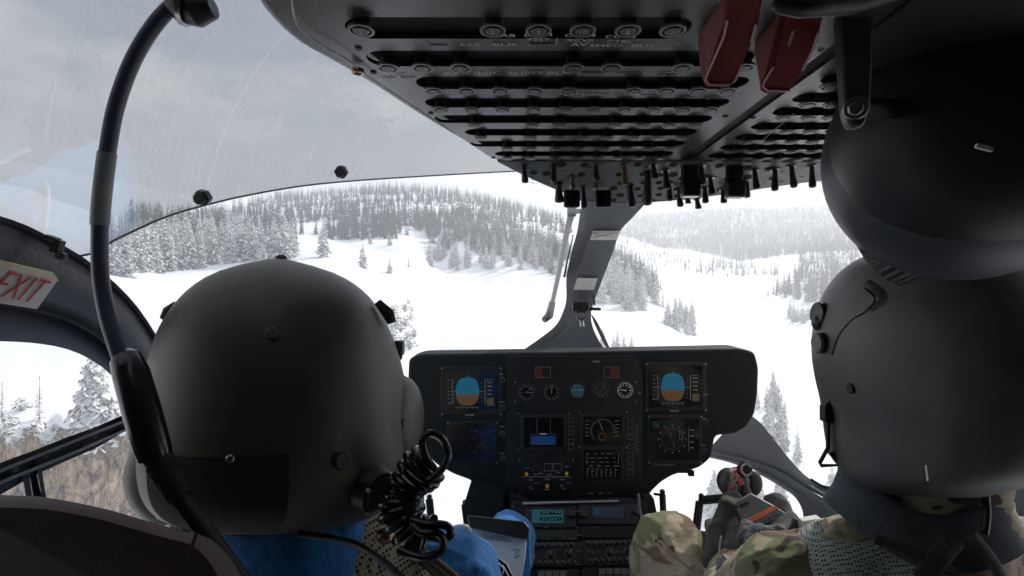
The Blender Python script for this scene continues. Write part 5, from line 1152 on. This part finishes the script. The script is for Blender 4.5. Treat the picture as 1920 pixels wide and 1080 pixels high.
# boss, small screw heads, ear disc
def surf_at(px, py):
    best = None
    for i in np.linspace(1, 42, 110):
        for a in np.linspace(-PI+.05, -.05, 90):
            p = sf(i, a); e = (960+960*p.x/p.y-px)**2+(540-960*p.z/p.y-py)**2
            if best is None or e < best[0]: best = (e, a, i)
    return sf(best[2], best[1]), best[1], best[2]
def boss(px, py, r, h, name, m, ridge=True):
    p, a, i = surf_at(px, py); nn = (sf(i, a+.05)-sf(i, a-.05)).cross(sf(i+.3, a)-sf(i-.3, a)).normalized()
    if nn.y > 0: nn = -nn
    return MB().cyl(p-nn*.003, p+nn*h, r, 24, r2=r*.88).build(name, M[m], hl, bevel=min(.0012, h*.4)), p, nn
boss(511, 628, .0062, .0035, 'strap_screw', 'metal' if False else 'helm'); boss(640, 862, .009, .004, 'strap_screw', 'rubber')
b_, p, nn = boss(697, 915, .0235, .012, 'ear_disc', 'rubber'); MB().cyl(p+nn*.012, p+nn*.0145, .0175, 28).build('disc_cap', M['helm'], b_, bevel=.001)
for an in range(4): q0 = nn.orthogonal().normalized(); w = q0*math.cos(an*1.57+.4)+nn.cross(q0)*math.sin(an*1.57+.4); MB().cyl(p+nn*.010+w*.020, p+nn*.0145+w*.020, .002, 10).build('disc_screw', M['metal'], b_)
MB().ell(P(527, 485, .585), (.0066, .006, .005)).build('top_knob', M['black'], hl)
MB().tube([P(735,606,.60), P(728,588,.60), P(708,566,.60)], [.006, .008, .005], 10, flat=.6).build('visor_rail', M['black'], hl)
MB().box(P(748, 652, .64), (.012, .014, .018)).cyl(P(745,668,.64), P(754,669,.64), .004).build('visor_lock', M['boxgrey'], hl, bevel=.001)
MB().tube([P(308,598,.60), P(316,582,.60), P(330,570,.60)], [.005, .006, .004], 8).build('visor_rail', M['black'], hl)
MB().tube([P(266,918,.60), P(258,915,.60), P(259,900,.60), P(262,898,.60)], .0014, 8).build('wire_clip', M['black'], hl); MB().box(P(252, 860, .60), (.008, .01, .006)).build('edge_clip', M['black'], hl, bevel=.001)
MB().tube([P(305,965,.58), P(315,955,.575), P(330,950,.57), P(345,962,.57)], [.008, .009, .008, .006], 8).build('edge_roll', M['boxgrey'], hl)
MB().tube([P(757,786,.555), P(754,792,.553), P(757,800,.555)], .0013, 8).build('wire_clip', M['black'], hl)
boss(428, 860, .004, .003, 'snap', 'metal')
# ---- coiled helmet cord
cc = empty('coiled_cord', P(790, 900, .50), 'black coiled headset cord springing from the right ear of the blue jacketed pilot', 'cord')
ax = spline([P(806,868,.50), P(786,884,.50), P(768,905,.50), P(757,930,.50), P(752,955,.495), P(757,980,.49), P(775,1003,.49), P(800,1012,.49)], 40)
N_ = len(ax); co = []
for i, p in enumerate(ax):
    t = (ax[min(i+1, N_-1)]-ax[max(i-1, 0)]).normalized(); s1 = t.cross(Vector((0, 1, 0))).normalized(); s2 = t.cross(s1); a = i/N_*2*PI*12; r = .0176+.0025*math.sin(i*.05)
    co.append(p+s1*math.cos(a)*r+s2*math.sin(a)*r*.85)
loop1 = [P(770,880,.475), P(800,900,.475), P(828,880,.475), P(840,850,.48), P(828,822,.48), P(805,812,.48), P(792,828,.48), P(800,858,.485), P(815,880,.49)]
MB().tube(spline(loop1, 10), .0036, 10).build('cord_loop', M['blackgloss'], cc)
MB().tube(co, .0040, 10).build('cord_coil', M['blackgloss'], cc)
MB().tube(spline([P(772,975,.47), P(800,982,.465), P(835,985,.465), P(846,1000,.465), P(832,1010,.47), P(800,1005,.475)], 10), .0038, 10).build('cord_loop', M['blackgloss'], cc)
MB().tube(spline([P(775,985,.465), P(790,998,.46), P(820,1000,.46), P(832,1015,.46), P(825,1035,.46), P(800,1045,.46), P(770,1040,.465), P(748,1030,.47)], 10), .0038, 10).build('cord_loop', M['blackgloss'], cc)
MB().tube(spline([P(752,900,.53), P(735,905,.54), P(722,915,.55)], 8), .0045, 10).build('cord_lead', M['blackgloss'], cc)
# thin lead over the shoulder
tag(MB().tube(spline([P(560,1000,.50), P(600,1006,.50), P(660,1018,.49), P(710,1046,.47), P(760,1090,.45)], 8), .0032, 10).build('headset_lead', M['rubber']), 'thin black lead crossing the blue collar and mesh vest of the left pilot', 'cable')
tag(MB().ell(P(722,1005,.56), (.010, .008, .009)).build('brass_buckle', M['brass']), 'small pale brass buckle beside the coiled cord on the blue collar', 'buckle')
# ---- hanging helmet lead on the left: hose, label sleeve, plug, cable
bl = empty('headset_cable', P(200, 400, .42), 'long grey cable arching down the left side with label sleeve and big plug', 'cable')
hp = spline([P(372,-10,.42), P(335,2,.42), P(292,44,.42), P(250,112,.42), P(219,195,.42), P(203,275,.42), P(191,370,.42), P(187,440,.42), P(189,520,.42), P(202,595,.415), P(226,672,.41)], 8)
MB().tube(hp, .0060, 16).build('hose', mat('hose_slate', (.045, .052, .075), .38, var=.15, scale=20), bl)
sl = [p for p in hp if 283 < 540-960*p.z/p.y < 425]; MB().tube(sl, .0068, 16).build('label_sleeve', M['inner'], bl)
t = MB()
for k in range(9):
    p = sl[len(sl)//2]+Vector((.000, -.0069, .016-k*.004)); t.tube([p, p+Vector((.0018, 0, 0))], .0003, 4)
t.build('print_marks', M['hole'], bl)
MB().tube([P(322,2,.42), P(340,10,.42), P(372,18,.42), P(400,12,.42)], [.0085, .0135, .0135, .009], 18).tube([P(330,-14,.42), P(338,22,.42)], .006, 12).build('swivel_joint', M['black'], bl, bevel=.001)
MB().ring(P(345,12,.418), (1,.2,-.3), .0125, .0148, .004, 24).build('joint_ring', M['metal'], bl)
MB().tube([P(228,664,.41), P(236,672,.41), P(246,700,.405), P(266,770,.40), P(286,840,.395), P(292,858,.395)], [.007, .0110, .0125, .0130, .0125, .0115], 20).build('plug_body', M['blackgloss'], bl, bevel=.001)
MB().tube([P(292,852,.395), P(310,880,.395), P(338,932,.39)], [.0100, .0092, .0084], 18).build('plug_sleeve', M['rubber'], bl)
rg = MB()
for k in range(12):
    f = k/12; a = P(300+f*36, 868+f*58, .3945-f*.004); rg.ring(a, (Vector(P(338,932,.39))-Vector(P(292,852,.395))), .0075, .0104-f*.0012, .0012, 20)
rg.build('grip_ridges', M['rubber'], bl)
MB().tube(spline([P(332,925,.39), P(370,975,.39), P(415,1035,.39), P(470,1110,.39)], 8), .0062, 12).build('lower_cable', M['rubber'], bl)
MB().tube(spline([P(352,940,.40), P(380,985,.40), P(410,1030,.40), P(450,1100,.40)], 8), .0036, 10).build('second_wire', M['rubber'], bl)
# ---- seat back in the lower left corner
so = [(-120,925),(-60,926),(0,928),(70,931),(130,940),(200,955),(260,972),(330,992),(385,1006),(410,1022),(436,1052),(470,1110),(470,1240),(-120,1240)]
sm = [P(a, b, .33) for a, b in smooth2(so[:12], 4)+so[12:]]
rings = []
for (k, s_, dy) in ((0, .86, -.004), (0, .91, .002), (1, .955, .012), (2, .985, .03), (3, 1., .055), (4, .995, .08), (5, .96, .10)):
    cz = P(150, 1100, .33); rings.append([(cz+(p-cz)*s_)*(1+dy/.33) for p in sm])
seat = empty('pilot_seat', (-.25, .4, -1.1), 'dark maroon cloth seat back in the lower left corner behind the left pilot', 'seat')
MB().loft(rings).build('backrest', M['seat'], seat, smooth=50)
MB().tube(spline([P(350,1008,.325), P(368,1000,.325), P(352,1050,.322), P(335,1100,.32)][1:], 6), .0012, 6).build('seam', M['hole'], seat)
MB().box((-.27, .70, -.95), (.46, .48, .12)).build('cushion', M['seat'], seat, bevel=.03, seg=4); MB().box((-.27, .70, -1.1), (.38, .42, .2)).build('seat_base', M['liner'], seat, bevel=.01)
MB().box((-.30, .475, -.72), (.42, .05, .5)).build('back_shell', M['liner'], seat, bevel=.02)
# pale cord bunch by the seat
tag(MB().tube(spline([P(335,985,.50), P(350,978,.50), P(362,990,.50), P(350,998,.50), P(342,990,.50), P(358,982,.50), P(372,996,.50)], 6), .0022, 8).build('webbing_strap', M['tan']), 'small bunched tan strap between the seat back and the left helmet', 'strap')
# ---- knee board
kb = empty('kneeboard', P(930, 1010, .98), 'kneeboard with white paper under a black clip on the left pilot thigh', 'kneeboard')
KP = Plane(P(935, 1010, .95), (.08, -.80, .60))
MB().prism([KP.at(a, b) for a, b in ((884,985),(988,1000),(985,1045),(972,1120),(900,1120),(880,1040))], KP.n*-.006).build('paper', M['paper'], kb, bevel=.001)
MB().prism(rounded([KP.at(a, b, .012) for a, b in ((876,968),(982,980),(992,992),(990,1012),(975,1010),(880,990))], .004), KP.n*-.018).build('clip', M['black'], kb, bevel=.003)
MB().prism([KP.at(a, b, -.003) for a, b in ((984,1000),(992,1000),(996,1120),(975,1120))], KP.n*-.01).build('board_edge', M['blue'], kb)
m = MB()
for k in range(4): m.tube([KP.at(900+k*2, 1001+k*3, .0006), KP.at(950+k*3, 1007+k*3, .0006)], .0004, 4)
m.tube([KP.at(962,1030,.0006), KP.at(974,1032,.0006), KP.at(966,1038,.0006), KP.at(974,1042,.0006), KP.at(964,1046,.0006)], .0006, 5); m.build('writing', M['hole'], kb)
tag(MB().tube(spline([P(846,992,1.0), P(862,988,1.0), P(876,990,1.0), P(882,1004,1.0), P(882,1018,1.0)], 6), .0055, 12).build('grey_handle', M['greyhandle']), 'bent light grey handle beside the coiled cord above the blue sleeve', 'handle')
# sleeve badge
bp_ = Plane(P(945, 1062, .80), (.25, -.75, .6)); bd = MB().prism(rounded([bp_.at(a, b) for a, b in ((928,1040),(950,1058),(972,1100),(930,1110),(922,1060))], .004), bp_.n*-.003).build('sleeve_badge', M['hole'], lp, bevel=.0006)
m = MB(); m.tube([bp_.at(a, b, .0008) for a, b in ((928,1042),(950,1058),(970,1098))], .001, 5); m.tube([bp_.at(a, b, .0008) for a, b in ((935,1055),(945,1068),(938,1085),(930,1070),(935,1055))], .0009, 5); m.tube([bp_.at(a, b, .0008) for a, b in ((942,1060),(956,1085),(948,1100))], .0009, 5); m.build('badge_lines', M['mark'], bd)
# ---- right pilot
rc = P(1758, 700, .62)
rp = empty('person', (rc.x, .66, -1.0), 'person seen from behind in a black flight helmet, camouflage uniform and green mesh vest', 'person')
rs_l = Vector((rc.x-.150, .68, -.405)); rs_r = Vector((rc.x+.20, .68, -.39)); re_l = Vector((.345, .80, -.515)); rh_l = Vector((.43, 1.00, -.52)); re_r = Vector((.86, .84, -.52)); rh_r = Vector((.72, 1.08, -.55)); hip2 = Vector((rc.x+.02, .68, -.80))
kneeL = Vector((.345, 1.12, -.575)); kneeR = Vector((.72, 1.14, -.62))
sk2 = [((rc.x, .62, -.16), (rc.x+.01, .64, -.30), .055, .06), ((rc.x+.01, .65, -.33), (rc.x+.02, .67, -.6), .09, .13), ((rc.x+.02, .67, -.6), hip2, .13, .15), (rs_l, rs_r, .055, .055), (rs_l, re_l, .045, .036), (re_l, rh_l, .036, .026), (rs_r, re_r, .045, .036), (re_r, rh_r, .036, .026),
       (hip2+Vector((-.09,0,0)), kneeL, .08, .055), (kneeL, (.36, 1.36, -1.05), .055, .04), (hip2+Vector((.09,0,0)), kneeR, .08, .055), (kneeR, (.70, 1.38, -1.05), .055, .04)]
bm = caps(sk2); head(bm, Vector((rc.x, .62, -.09))); hand(bm, rh_r, rh_r-re_r); hand(bm, rh_l, (.25, .9, .25), (.5, .2, -.8), 1.05)
link('body', remeshed(bm, .0055, 3), M['skin'], rp, smooth=180)
jk = caps([((rc.x+.01, .65, -.365), (rc.x+.02, .67, -.6), .10, .15), ((rc.x+.02, .67, -.6), hip2, .15, .165), (rs_l, rs_r, .074, .074), ((rc.x-.08,.66,-.345), (rc.x+.09,.66,-.345), .052, .052), (rs_l, re_l, .072, .060), (re_l, re_l+(rh_l-re_l)*.8, .058, .044), (rs_r, re_r, .072, .06), (re_r, re_r+(rh_r-re_r)*.85, .058, .044)])
link('jacket', wrinkle(remeshed(jk, .0055, 8), .0045), M['camo'], rp, smooth=180)
tr_ = caps([(hip2+Vector((-.09,0,0)), kneeL, .105, .085), (kneeL, (.36, 1.36, -1.0), .085, .06), (hip2+Vector((.09,0,0)), kneeR, .105, .085), (kneeR, (.70, 1.38, -1.0), .085, .06), (hip2+Vector((-.08,0,0)), hip2+Vector((.08,0,0)), .165, .165)])
link('trousers', wrinkle(remeshed(tr_, .007, 6), .005), M['camo'], rp, smooth=180)
bt = MB()
for bx, by in ((.36, 1.36), (.70, 1.38)): bt.add(*(lambda m_: (m_.v, m_.f))(caps([((bx, by, -1.0), (bx, by+.02, -1.13), .06, .055), ((bx, by+.0, -1.15), (bx, by+.17, -1.16), .05, .042)])))
link('boots', remeshed(bt, .01, 3), M['tan'], rp, smooth=180)
g = MB(); hand(g, rh_l, (.25, .9, .25), (.5, .2, -.8), 1.22); g.add(*(lambda m_: (m_.v, m_.f))(caps([(re_l+(rh_l-re_l)*.7, rh_l, .038, .036)])))
link('glove', remeshed(g, .0045, 2), M['glove'], rp, smooth=180)
collar(rc.x-.005, .645, -.240, .070, .092, .050, -2.3, 2.3, tilt=-.01, wave=.010).build('collar', mat('dark_collar', (.055, .062, .070), .85, var=.3, scale=30, bump=.08), rp, smooth=60)
collar(rc.x+.01, .640, -.222, .064, .074, .06, -2.6, 2.6, wave=.004).build('inner_collar', M['camo'], rp, smooth=60)
vest = caps([((rc.x-.06, .645, -.362), (rc.x+.12, .645, -.358), .060, .060), ((rc.x-.075, .66, -.385), (rc.x-.10, .69, -.60), .085, .13), ((rc.x+.15, .66, -.38), (rc.x+.10, .69, -.60), .085, .13), ((rc.x, .63, -.40), (rc.x, .66, -.6), .11, .14)])
link('mesh_vest', remeshed(vest, .007, 4), M['meshgreen'], rp, smooth=180)
m = MB()
m.tube(spline([P(1640,1010,.56), P(1700,1030,.545), P(1790,1075,.53)], 6), .006, 8, flat=.5); m.tube(spline([P(1790,1010,.545), P(1760,1045,.535), P(1730,1090,.53)], 6), .010, 8, flat=.4); m.tube(spline([P(1820,1000,.55), P(1860,1050,.54), P(1880,1090,.53)], 6), .012, 8, flat=.4)
m.build('vest_straps', mat('dark_green_webbing', (.03, .035, .03), .9, var=.3, scale=60, bump=.1), rp)
HR = [(452,1722,1800),(456,1690,1830),(466,1655,1862),(482,1624,1892),(508,1596,1920),(545,1572,1945),(590,1556,1960),(640,1548,1968),(690,1548,1970),(738,1555,1966),(778,1564,1958),(820,1568,1944),(862,1572,1920),(892,1578,1885),(912,1594,1850),(926,1630,1810)]
hm, sf, q = loft_helmet(HR, .62, .150, .0)
hr = hm.build('helmet', M['helm2'], rp, smooth=180)
MB().ell(P(1622, 600, .70), (.048, .075, .080), Matrix.Rotation(.3, 3, 'Y')).build('visor_housing', M['helm2'], hr, smooth=180)
MB().tube(spline([P(1622,540,.505), P(1640,560,.50), P(1622,585,.505), P(1596,600,.52), P(1572,630,.56), P(1560,665,.60)], 6), [.0012]*31, 8).build('visor_seam', M['black'], hr)
MB().tube(spline([P(1625,530,.51), P(1650,548,.50), P(1655,565,.50), P(1630,580,.51)], 6), .0045, 8, flat=.4).build('visor_strap', M['helm2'], hr)
MB().cyl(P(1553,590,.68), P(1530,588,.68), .016, 20).ell(P(1538, 605, .68), (.010, .012, .012)).build('visor_knob', M['black'], hr, bevel=.002)
MB().cyl(P(1552,643,.66), P(1533,643,.66), .0135, 24).build('side_knob', M['black'], hr, bevel=.001); MB().cyl(P(1534,643,.66), P(1530,643,.66), .0115, 24).build('knob_cap', M['boxgrey'], hr)
b_ = boss(1596, 727, .0068, .003, 'strap_screw', 'rubber')[0]; b_.parent = hr
MB().tube(spline([P(1565,738,.66), P(1558,752,.66), P(1548,765,.66), P(1552,782,.66), P(1560,790,.66)], 5), .0035, 8).box(P(1552, 775, .66), (.014, .012, .020)).build('chin_buckle', M['black'], hr)
MB().tube([P(1553,785,.66), P(1552,840,.66), P(1537,868,.66), P(1540,873,.66), P(1574,872,.66), P(1556,846,.66)], [.0028, .0024, .0024, .0024, .0024, .0040], 8).build('chin_strap', M['black'], hr)
MB().tube(spline([P(1776,888,.53), P(1790,898,.525), P(1812,892,.525), P(1820,880,.53)], 6), .0012, 6).build('wire_loop', M['metal'], hr)
MB().tube(spline([P(1734,870,.50), P(1736,885,.505), P(1738,900,.51)], 4), .0015, 6).build('neck_clip', M['metal'], hr)
m = MB(); m.tube(spline([P(1846,905,.56), P(1856,870,.56), P(1872,855,.56), P(1895,880,.55), P(1940,915,.54)], 8), .0034, 8); m.tube(spline([P(1846,895,.56), P(1870,890,.56), P(1900,897,.55), P(1950,930,.54)], 8), .0036, 8); m.tube(spline([P(1850,880,.56), P(1847,920,.56), P(1850,960,.55), P(1846,1000,.55)], 6), .004, 8)
m.build('headset_wires', M['rubber'], hr)
# right seat
s2 = empty('pilot_seat', (.52, .7, -1.15), 'dark seat under the pilot in camouflage on the right', 'seat')
MB().box((.54, .70, -.95), (.48, .48, .12)).build('cushion', M['seat'], s2, bevel=.03, seg=4); MB().box((.54, .70, -1.1), (.38, .42, .2)).build('seat_base', M['liner'], s2, bevel=.01)
# ---- cyclic grip
cy = empty('control_stick', (.49, 1.14, -1.0), 'control stick with black grip and red buttons in front of the right pilot', 'control stick')
MB().tube(spline([(.47, 1.20, -1.15), (.47, 1.18, -.8), (.475, 1.14, -.56), (.475, 1.12, -.50)], 6), .014, 12).build('stick', M['shell'], cy)
MB().tube(spline([P(1405,985,1.10), P(1398,950,1.10), P(1388,920,1.10), P(1380,900,1.10), P(1374,885,1.10)], 5), [.020]*5+[.022]*8+[.026]*4+[.030]*3+[.022], 16).ell(P(1368, 904, 1.10), (.026, .03, .030)).ell(P(1408, 905, 1.12), (.024, .02, .030)).build('grip', M['black'], cy, smooth=60)
m = MB().cyl(P(1392,882,1.08), P(1398,876,1.05), .013, 18); m.build('trim_switch', M['black'], cy, bevel=.001); MB().ring(P(1398,880,1.05), (.1,-1,.2), .009, .013, .004, 20).build('switch_ring', M['metal'], cy)
for px, py, r in ((1374,894,.009),(1371,912,.012)): MB().ring(P(px,py,1.07), (-.1,-1,.1), r*.5, r, .006, 18).build('switch_ring', M['metal'], cy); MB().cyl(P(px,py,1.075), P(px,py,1.064), r*.5, 14).build('button', M['pink'], cy)
MB().prism(rounded([P(a, b, 1.068) for a, b in ((1381,898),(1391,894),(1397,908),(1387,912))], .003), (0, .01, 0)).build('button', M['pink'], cy, bevel=.001); MB().prism(rounded([P(a, b, 1.07) for a, b in ((1375,884),(1388,878),(1390,884),(1378,890))], .003), (0, .01, 0)).build('button', M['pink'], cy, bevel=.001)
# ---- grey box with orange stripe
bx = empty('equipment_case', P(1435, 985, .98), 'grey plastic case with an orange stripe lying on the right pilot lap', 'case')
BP_ = Plane(P(1425, 955, .97), (-.25, -.75, .62))
def bq(pts, lift, th, name, m, bev=.002): return MB().prism([BP_.at(a, b, lift) for a, b in pts], BP_.n*-th).build(name, M[m], bx, bevel=bev)
bq(((1373,944),(1407,923),(1448,945),(1472,960),(1478,968),(1408,993),(1395,982)), 0, .035, 'case_shell', 'boxgrey', .003)
bq(((1401,972),(1452,948),(1459,953),(1411,980),(1408,990),(1403,988)), .0015, .02, 'orange_band', 'orange', .0006)
for k in range(3): bq(((1428+k*11,975-k*5),(1436+k*11,971-k*5),(1439+k*11,974-k*5),(1431+k*11,979-k*5)), .0014, .004, 'rib', 'shell', .0005)
bq(((1386,948),(1402,939),(1404,942),(1388,952)), .006, .006, 'latch', 'black', .001)
# ---- pouches and gear around the case
pg = empty('gear_pouch', P(1380, 1000, .95), 'dark brown folded pouch with straps left of the grey case', 'pouch')
pm = caps([(P(1365,950,1.0), P(1358,1020,.98), .022, .030), (P(1375,935,1.02), P(1360,975,1.0), .018, .024), (P(1350,990,.98), P(1345,1050,.95), .020, .028)]); link('pouch_body', wrinkle(remeshed(pm, .004, 4), .003, 45), mat('brown_pouch', (.05, .042, .035), .85, var=.3, scale=30, bump=.2, bscale=60), pg, smooth=180)
MB().tube(spline([P(1352,1005,.93), P(1349,1030,.93), P(1345,1058,.93)], 5), .0014, 6).build('zip_pull', M['mark'], pg)
g2 = empty('flight_glove', P(1440, 1010, .86), 'grey padded flight glove bunched under the grey case', 'glove')
gm = caps([(P(1398,1050,.84), P(1425,1000,.86), .014, .017), (P(1418,1052,.84), P(1442,1003,.86), .014, .017), (P(1436,1045,.84), P(1460,1000,.86), .013, .016), (P(1392,1010,.88), P(1402,985,.90), .012, .012), (P(1450,1035,.84), P(1470,1005,.86), .012, .012), (P(1420,1030,.85), P(1455,1020,.86), .016, .016)])
link('glove_body', wrinkle(remeshed(gm, .003, 3), .002, 70), M['glove'], g2, smooth=180)
g3 = empty('pouch_stack', P(1470, 1000, .92), 'dark canvas pouch right of the grey case by the frame', 'pouch')
pm = caps([(P(1455,945,1.02), P(1465,985,1.0), .025, .03), (P(1480,990,.95), P(1460,1040,.9), .028, .034), (P(1375,985,.99), P(1385,1040,.95), .03, .04)]); link('pouch_body', wrinkle(remeshed(pm, .004, 4), .003, 45), mat('canvas_dark', (.06, .06, .055), .85, var=.3, scale=30, bump=.2, bscale=60), g3, smooth=180)
MB().tube(spline([P(1360,1078,.80), P(1368,1062,.80), P(1374,1052,.80)], 5), .016, 14).build('strap_end', M['shell'], g3)
MB().tube(spline([P(1478,1000,.88), P(1486,985,.88), P(1492,975,.88), P(1498,1010,.87)], 5), .004, 8).build('buckle_tail', M['black'], g3)
MB().prism([P(a, b, 1.1) for a, b in ((1505,978),(1540,972),(1535,985),(1512,992))], (0, .02, 0)).build('white_tab', M['white'], g3, bevel=.002)
# ------------------------------------------------------------------ DOMED DEVICE on its bracket, upper right
dm = empty('dome_light', P(1790, 60, .44), 'large black domed housing hanging on a bolted bracket at the upper right', 'cabin light')
c = P(1800, 292, .46); MB().ell(c, (.110, .10, .112), n=48, m=32).build('dome', M['dome'], dm, smooth=180)
c2 = P(1838, 246, .432); MB().ell(c2, (.1145, .090, .106), n=48, m=32).build('dome_cap', mat('cap_black', (.010, .0105, .012), .5, var=.3, scale=9), dm, smooth=180)
MB().prism(rounded([P(a, b, .335) for a, b in ((1568,-60),(1640,-60),(1638,120),(1634,200),(1622,238),(1598,240),(1586,215))], .006), (0, .008, 0)).build('bracket', M['shell'] if False else M['consrim'], dm, bevel=.002)
MB().cyl(P(1604,203,.345), P(1604,203,.322), .0048, 6).cyl(P(1604,203,.345), P(1604,203,.331), .0075, 24).build('bolt', M['metal'], dm, bevel=.001)
MB().cyl(P(1604,203,.34), P(1690,205,.40), .007, 14).build('pivot', M['black'], dm)
kr = MB(); ca_ = P(1682, 458, .50); axv = Vector((-.40, .78, -.48)).normalized(); kr.cyl(ca_-axv*.014, ca_+axv*.016, .037, 40)
u = axv.orthogonal().normalized(); w = axv.cross(u)
for k in range(30): a = k*2*PI/30; e = u*math.cos(a)+w*math.sin(a); kr.tube([ca_-axv*.012+e*.0375, ca_+axv*.014+e*.0375], .0019, 6)
kr.build('knurled_ring', M['consrim'], dm)
MB().box(P(1845, 277, .338), (.011, .002, .0028), Matrix.Rotation(.25, 3, 'Y')).build('chip_mark', M['mark'], dm)
# ------------------------------------------------------------------ air
def haze():
    V = []; x, y0, y1, z0, z1 = 9300, -9300, 9300, float(TZ.min())-6, float(TZ.max())+25
    V = [(a*x, b, c) for a in (-1, 1) for b in (y0, y1) for c in (z0, z1)]
    me = npmesh('haze', V, [[0,1,3,2],[4,6,7,5],[0,4,5,1],[2,3,7,6],[0,2,6,4],[1,5,7,3]])
    m = bpy.data.materials.new('haze'); m.use_nodes = True; nt = m.node_tree; nt.nodes.clear()
    v = nt.nodes.new('ShaderNodeVolumePrincipled'); v.inputs['Color'].default_value = (.74, .75, .77, 1); v.inputs['Density'].default_value = .00072; v.inputs['Anisotropy'].default_value = .2
    o = nt.nodes.new('ShaderNodeOutputMaterial'); nt.links.new(v.outputs['Volume'], o.inputs['Volume'])
    h = link('haze', me, m, smooth=0); tag(h, kind='stuff')
haze()
